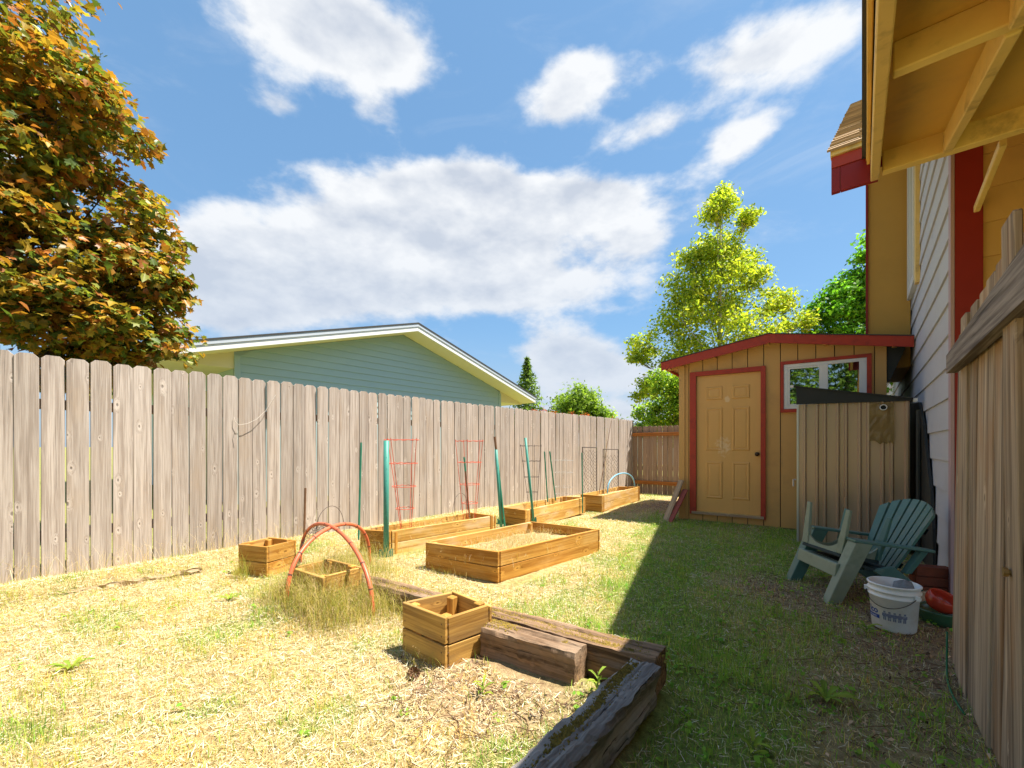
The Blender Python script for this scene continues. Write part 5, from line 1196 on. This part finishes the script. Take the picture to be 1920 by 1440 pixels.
st = fast('straw_litter', V, F, M_litter, None, np.repeat(c, 4, 0)); kind(st, 'stuff'); st['label'] = 'dry straw clippings scattered over the lawn'; st['category'] = 'straw'
# dry leaves and twigs on the bare soil
p2 = scatter(60000, rng); gr, di, ri = zones(p2[:, 0], p2[:, 1]); k = free(p2) & (rng.random(len(p2)) < di*.7); p2 = p2[k]; n_ = len(p2)
P0 = np.c_[p2, gz(p2[:, 0], p2[:, 1])+rng.uniform(.002, .02, n_)]
shd = zones(p2[:, 0], p2[:, 1])[2]
c = palette(n_, [(.22, .13, .08), (.13, .085, .055), (.34, .22, .14), (.08, .055, .04)], None, .2, rng); c = c*1.9
V, F = leaves(P0, rng.normal(0, .55, (n_, 3))+np.array([0, 0, 1.]), rng.uniform(0, 6.28, n_), rng.uniform(.008, .026, n_), [(0, -.5, 0), (.25, -.1, .14), (.1, .5, .02), (-.25, .1, .12)])
ll = fast('leaf_litter', V, F, M_litter, None, np.repeat(np.clip(c, 0, .8), 4, 0)); kind(ll, 'stuff'); ll['label'] = 'brown dead leaves and bark bits on the bare soil'; ll['category'] = 'leaf litter'
tw = MB(); rt = random.Random(17)
for _ in range(420):
    x, y = (rt.uniform(-.7, .4), rt.uniform(1.9, 5)) if rt.random() < .7 else (rt.uniform(-1.6, -.8), rt.uniform(.9, 1.5)); 
    if not free(np.array([[x, y]]))[0]: continue
    a = rt.uniform(0, 6.28); l = rt.uniform(.04, .16); z = float(gz(x, y))+.008
    tw.tube([(x, y, z), (x+.5*l*math.cos(a), y+.5*l*math.sin(a), z+rt.uniform(0, .02)), (x+l*math.cos(a+.3), y+l*math.sin(a+.3), z+rt.uniform(0, .01))], .0016, 3, False)
o = kind(tw.build('twig_litter', M_rust), 'stuff'); o['label'] = 'fine dead twigs scattered on the shaded soil'; o['category'] = 'twigs'
# low broadleaf weeds in the lawn
nw = 1500; p2 = scatter(nw*3, rng); gr, di, ri = zones(p2[:, 0], p2[:, 1]); k = free(p2, .03) & (rng.random(len(p2)) < np.where(ri > .5, .50, .025)*(1-.45*di)); p2 = p2[k][:nw]; ri = ri[k][:nw]; n_ = len(p2); kk = 6
a = rng.uniform(0, 6.28, (n_, kk)); r_ = rng.uniform(.006, .026, (n_, kk)); X_ = p2[:, 0:1]+r_*np.cos(a); Y_ = p2[:, 1:2]+r_*np.sin(a)
P0 = np.stack([X_, Y_, gz(X_, Y_)+rng.uniform(.006, .035, (n_, kk))], -1).reshape(-1, 3)
nr = np.stack([np.cos(a)*.5, np.sin(a)*.5, np.ones_like(a)], -1).reshape(-1, 3)+rng.normal(0, .25, (n_*kk, 3))
c = palette(n_*kk, [(.16, .34, .04), (.24, .42, .05), (.30, .46, .06)], None, .15, rng)
V, F = leaves(P0, nr, rng.uniform(0, 6.28, n_*kk), rng.uniform(.010, .028, n_*kk), [(0, -.5, 0), (.3, -.2, .04), (.36, .2, .05), (0, .5, 0), (-.36, .2, .05), (-.3, -.2, .04)])
wd = fast('lawn_weeds', V, F, M_grass, None, np.repeat(c, 6, 0)); kind(wd, 'stuff'); wd['label'] = 'small broadleaf weeds growing through the lawn'; wd['category'] = 'weeds'
# tall dry grass: along the fence, round the hoops and planters
def tallgrass(name, label, spots, seed, pal, w8=None):
    rng = np.random.default_rng(seed); Ps = []; Hs = []
    for (x, y, sx_, sy, n_, h0, h1) in spots:
        Ps.append(np.stack([rng.normal(x, sx_, n_), rng.normal(y, sy, n_)], 1)); Hs.append(rng.uniform(h0, h1, n_))
    P = np.concatenate(Ps); h = np.concatenate(Hs); k = (P[:, 0] > -5.22); P = P[k]; h = h[k]; n_ = len(P)
    c = palette(n_, pal, w8, .14, rng)
    V, F, C = blades(np.c_[P, gz(P[:, 0], P[:, 1])-.004], h, rng.uniform(.0010, .0026, n_), rng.uniform(0, 6.28, n_), np.abs(rng.normal(.30, .25, n_)), c, 1.2)
    # seed heads
    idx = rng.choice(n_, n_//7, replace=False); tip = V.reshape(-1, 5, 3)[idx, 4]
    hp_ = np.repeat(tip, 4, 0)+rng.normal(0, .012, (len(tip)*4, 3)); V2, F2 = leaves(hp_, rng.normal(0, 1, (len(hp_), 3)), rng.uniform(0, 6.28, len(hp_)), rng.uniform(.008, .018, len(hp_)), [(0, -.5, 0), (.13, 0, 0), (0, .6, 0)])
    Vv = np.concatenate([V, V2]); Ff = np.concatenate([F, F2+len(V)]); Cc = np.concatenate([C, np.tile(np.array([[.58, .44, .24]]), (len(V2), 1))])
    o = fast(name, Vv, Ff, M_grass, None, Cc); kind(o, 'stuff'); o['label'] = label; o['category'] = 'grass'; return o
DRY = [(.62, .48, .26), (.52, .36, .15), (.70, .60, .40), (.34, .32, .07)]
tallgrass('dry_fence_grass', 'wispy dry grass with seed heads along the foot of the left fence', [(-4.62+.095*(q+1), q, .05, .12, 90, .03, .09) for q in np.arange(-.9, 1.4, .22)] + [(-5.03, y_, .14, .2, 46, .06, .34) for y_ in np.arange(-.2, 2.3, .16)] + [(-5.1, y_, .08, .3, 26, .04, .16) for y_ in np.arange(2.3, 11.5, .5)], 81, DRY)
tallgrass('overgrown_grass', 'tangle of tall yellow and green grass round the hooped planter', [(-2.75, 1.32, .20, .08, 2600, .06, .30), (-2.55, 1.52, .12, .12, 1300, .06, .28), (-3.12, 1.28, .10, .07, 700, .05, .24), (-3.35, 1.95, .22, .18, 1500, .08, .34), (-2.35, 1.72, .18, .12, 900, .06, .24), (-2.95, 1.5, .12, .09, 420, .22, .38), (-2.2, 1.95, .12, .1, 300, .05, .2)], 82, [(.52, .42, .12), (.36, .34, .06), (.60, .46, .24), (.24, .28, .045)], [.3, .25, .25, .2])
tallgrass('planter_grass', 'green-yellow grass tufts growing against the bed and planter edges', [(-3.93, 1.30, .07, .03, 90, .12, .30), (-4.0, 1.30, .05, .03, 60, .1, .24), (-2.0, 1.42, .05, .05, 40, .05, .16), (-1.72, 1.33, .06, .02, 30, .04, .14), (-2.75, 2.44, .2, .03, 90, .03, .12), (-3.85, 2.40, .12, .03, 90, .06, .24), (-3.55, 3.0, .04, .3, 60, .04, .12), (-3.75, 2.25, .1, .1, 60, .1, .3)], 83, [(.42, .40, .06), (.55, .45, .16), (.28, .32, .05)])
tallgrass('sunny_tufts', 'yellow-green grass tufts in the sunny lawn', [(x_, y_, .06, .06, 60, .025, .09) for x_, y_ in np.random.default_rng(5).uniform((-4.6, -.6), (-1.0, 2.3), (130, 2)) if free(np.array([[x_, y_]]), .05)[0]] + [(x_, y_, .05, .05, 40, .03, .08) for x_, y_ in np.random.default_rng(6).uniform((-2.0, 2.3), (-1.1, 6.0), (30, 2))], 84, [(.42, .44, .045), (.55, .45, .09), (.30, .37, .045)])
tallgrass('bed_straw', 'dry stems and straw lying in the raised beds', [(-2.58, 3.2, .15, .30, 2600, .03, .09), (-3.77, 3.2, .08, .3, 500, .03, .14), (-3.74, 5.4, .12, .5, 260, .03, .14), (-3.74, 7.6, .12, .5, 200, .03, .12)], 85, DRY).location.z = .165
# a few larger single weeds
def rosette(label, x, y, n_, l, seed, tall=0.):
    rng = np.random.default_rng(seed); o = thing('weed_plant', label, 'weed', (x, y, float(gz(x, y))), 0, 'larger weeds'); z0 = float(gz(x, y))
    for i in range(n_):
        a = i*2.4+rng.uniform(-.3, .3); ll_ = l*rng.uniform(.7, 1.1); zt = z0+ll_*.45+tall*rng.uniform(.2, 1); d_ = np.array((math.cos(a), math.sin(a))); s_ = np.array((-d_[1], d_[0])); V = []
        zb = z0+.004+tall*i/n_*.85
        for u, wdt, hz_ in ((0, .08, 0), (.35, .20, .55), (.7, .26, .8), (1., .02, .7)):
            p = np.array((x, y))+d_*ll_*u; q = s_*ll_*wdt*.5; zz = zb+(ll_*.5)*hz_
            V += [(p[0]-q[0], p[1]-q[1], zz+.004), (p[0], p[1], zz), (p[0]+q[0], p[1]+q[1], zz+.004)]
        F = [(r_*3+c_, r_*3+c_+1, r_*3+c_+4, r_*3+c_+3) for r_ in range(3) for c_ in range(2)]
        me = fast('leaf', np.array(V), np.array(F), M_grass, o, np.tile(palette(1, [(.22, .32, .04), (.32, .40, .05)], None, .1, rng), (12, 1)), True)
    if tall: MB().tube([(x, y, z0-.01), (x, y, z0+tall)], .0025, 5).build('stem', M_leafstem, o)
M_leafstem = paint('green_stem', (.16, .22, .05), .6)
rosette('leafy green weed beside the cut end of the brown timber', -.86, 1.62, 12, .055, 1, .10)
rosette('dandelion-like weed in the straw left of the hooped planter', -3.455, 1.065, 9, .085, 2)
rosette('broad green weed in the sunny lawn toward the left edge', -2.975, .245, 9, .085, 3)
rosette('green weed at the near edge of the lawn below the planter', -1.224, 1.30, 8, .05, 5, .06)
rosette('low weed between the wide raised bed and the timber', -1.65, 2.12, 8, .08, 6)
rosette('leafy weed growing from the leaf litter beside the bucket', .02, 3.28, 9, .07, 7, .05)
rosette('long-leaved green weed in the shaded grass', -.12, 2.30, 9, .11, 8)
rosette('single broad green weed near the bottom of the shaded grass', -.30, 1.72, 7, .06, 9, .05)
rosette('green weed under the front of the garden chair', -.25, 4.35, 9, .08, 10)
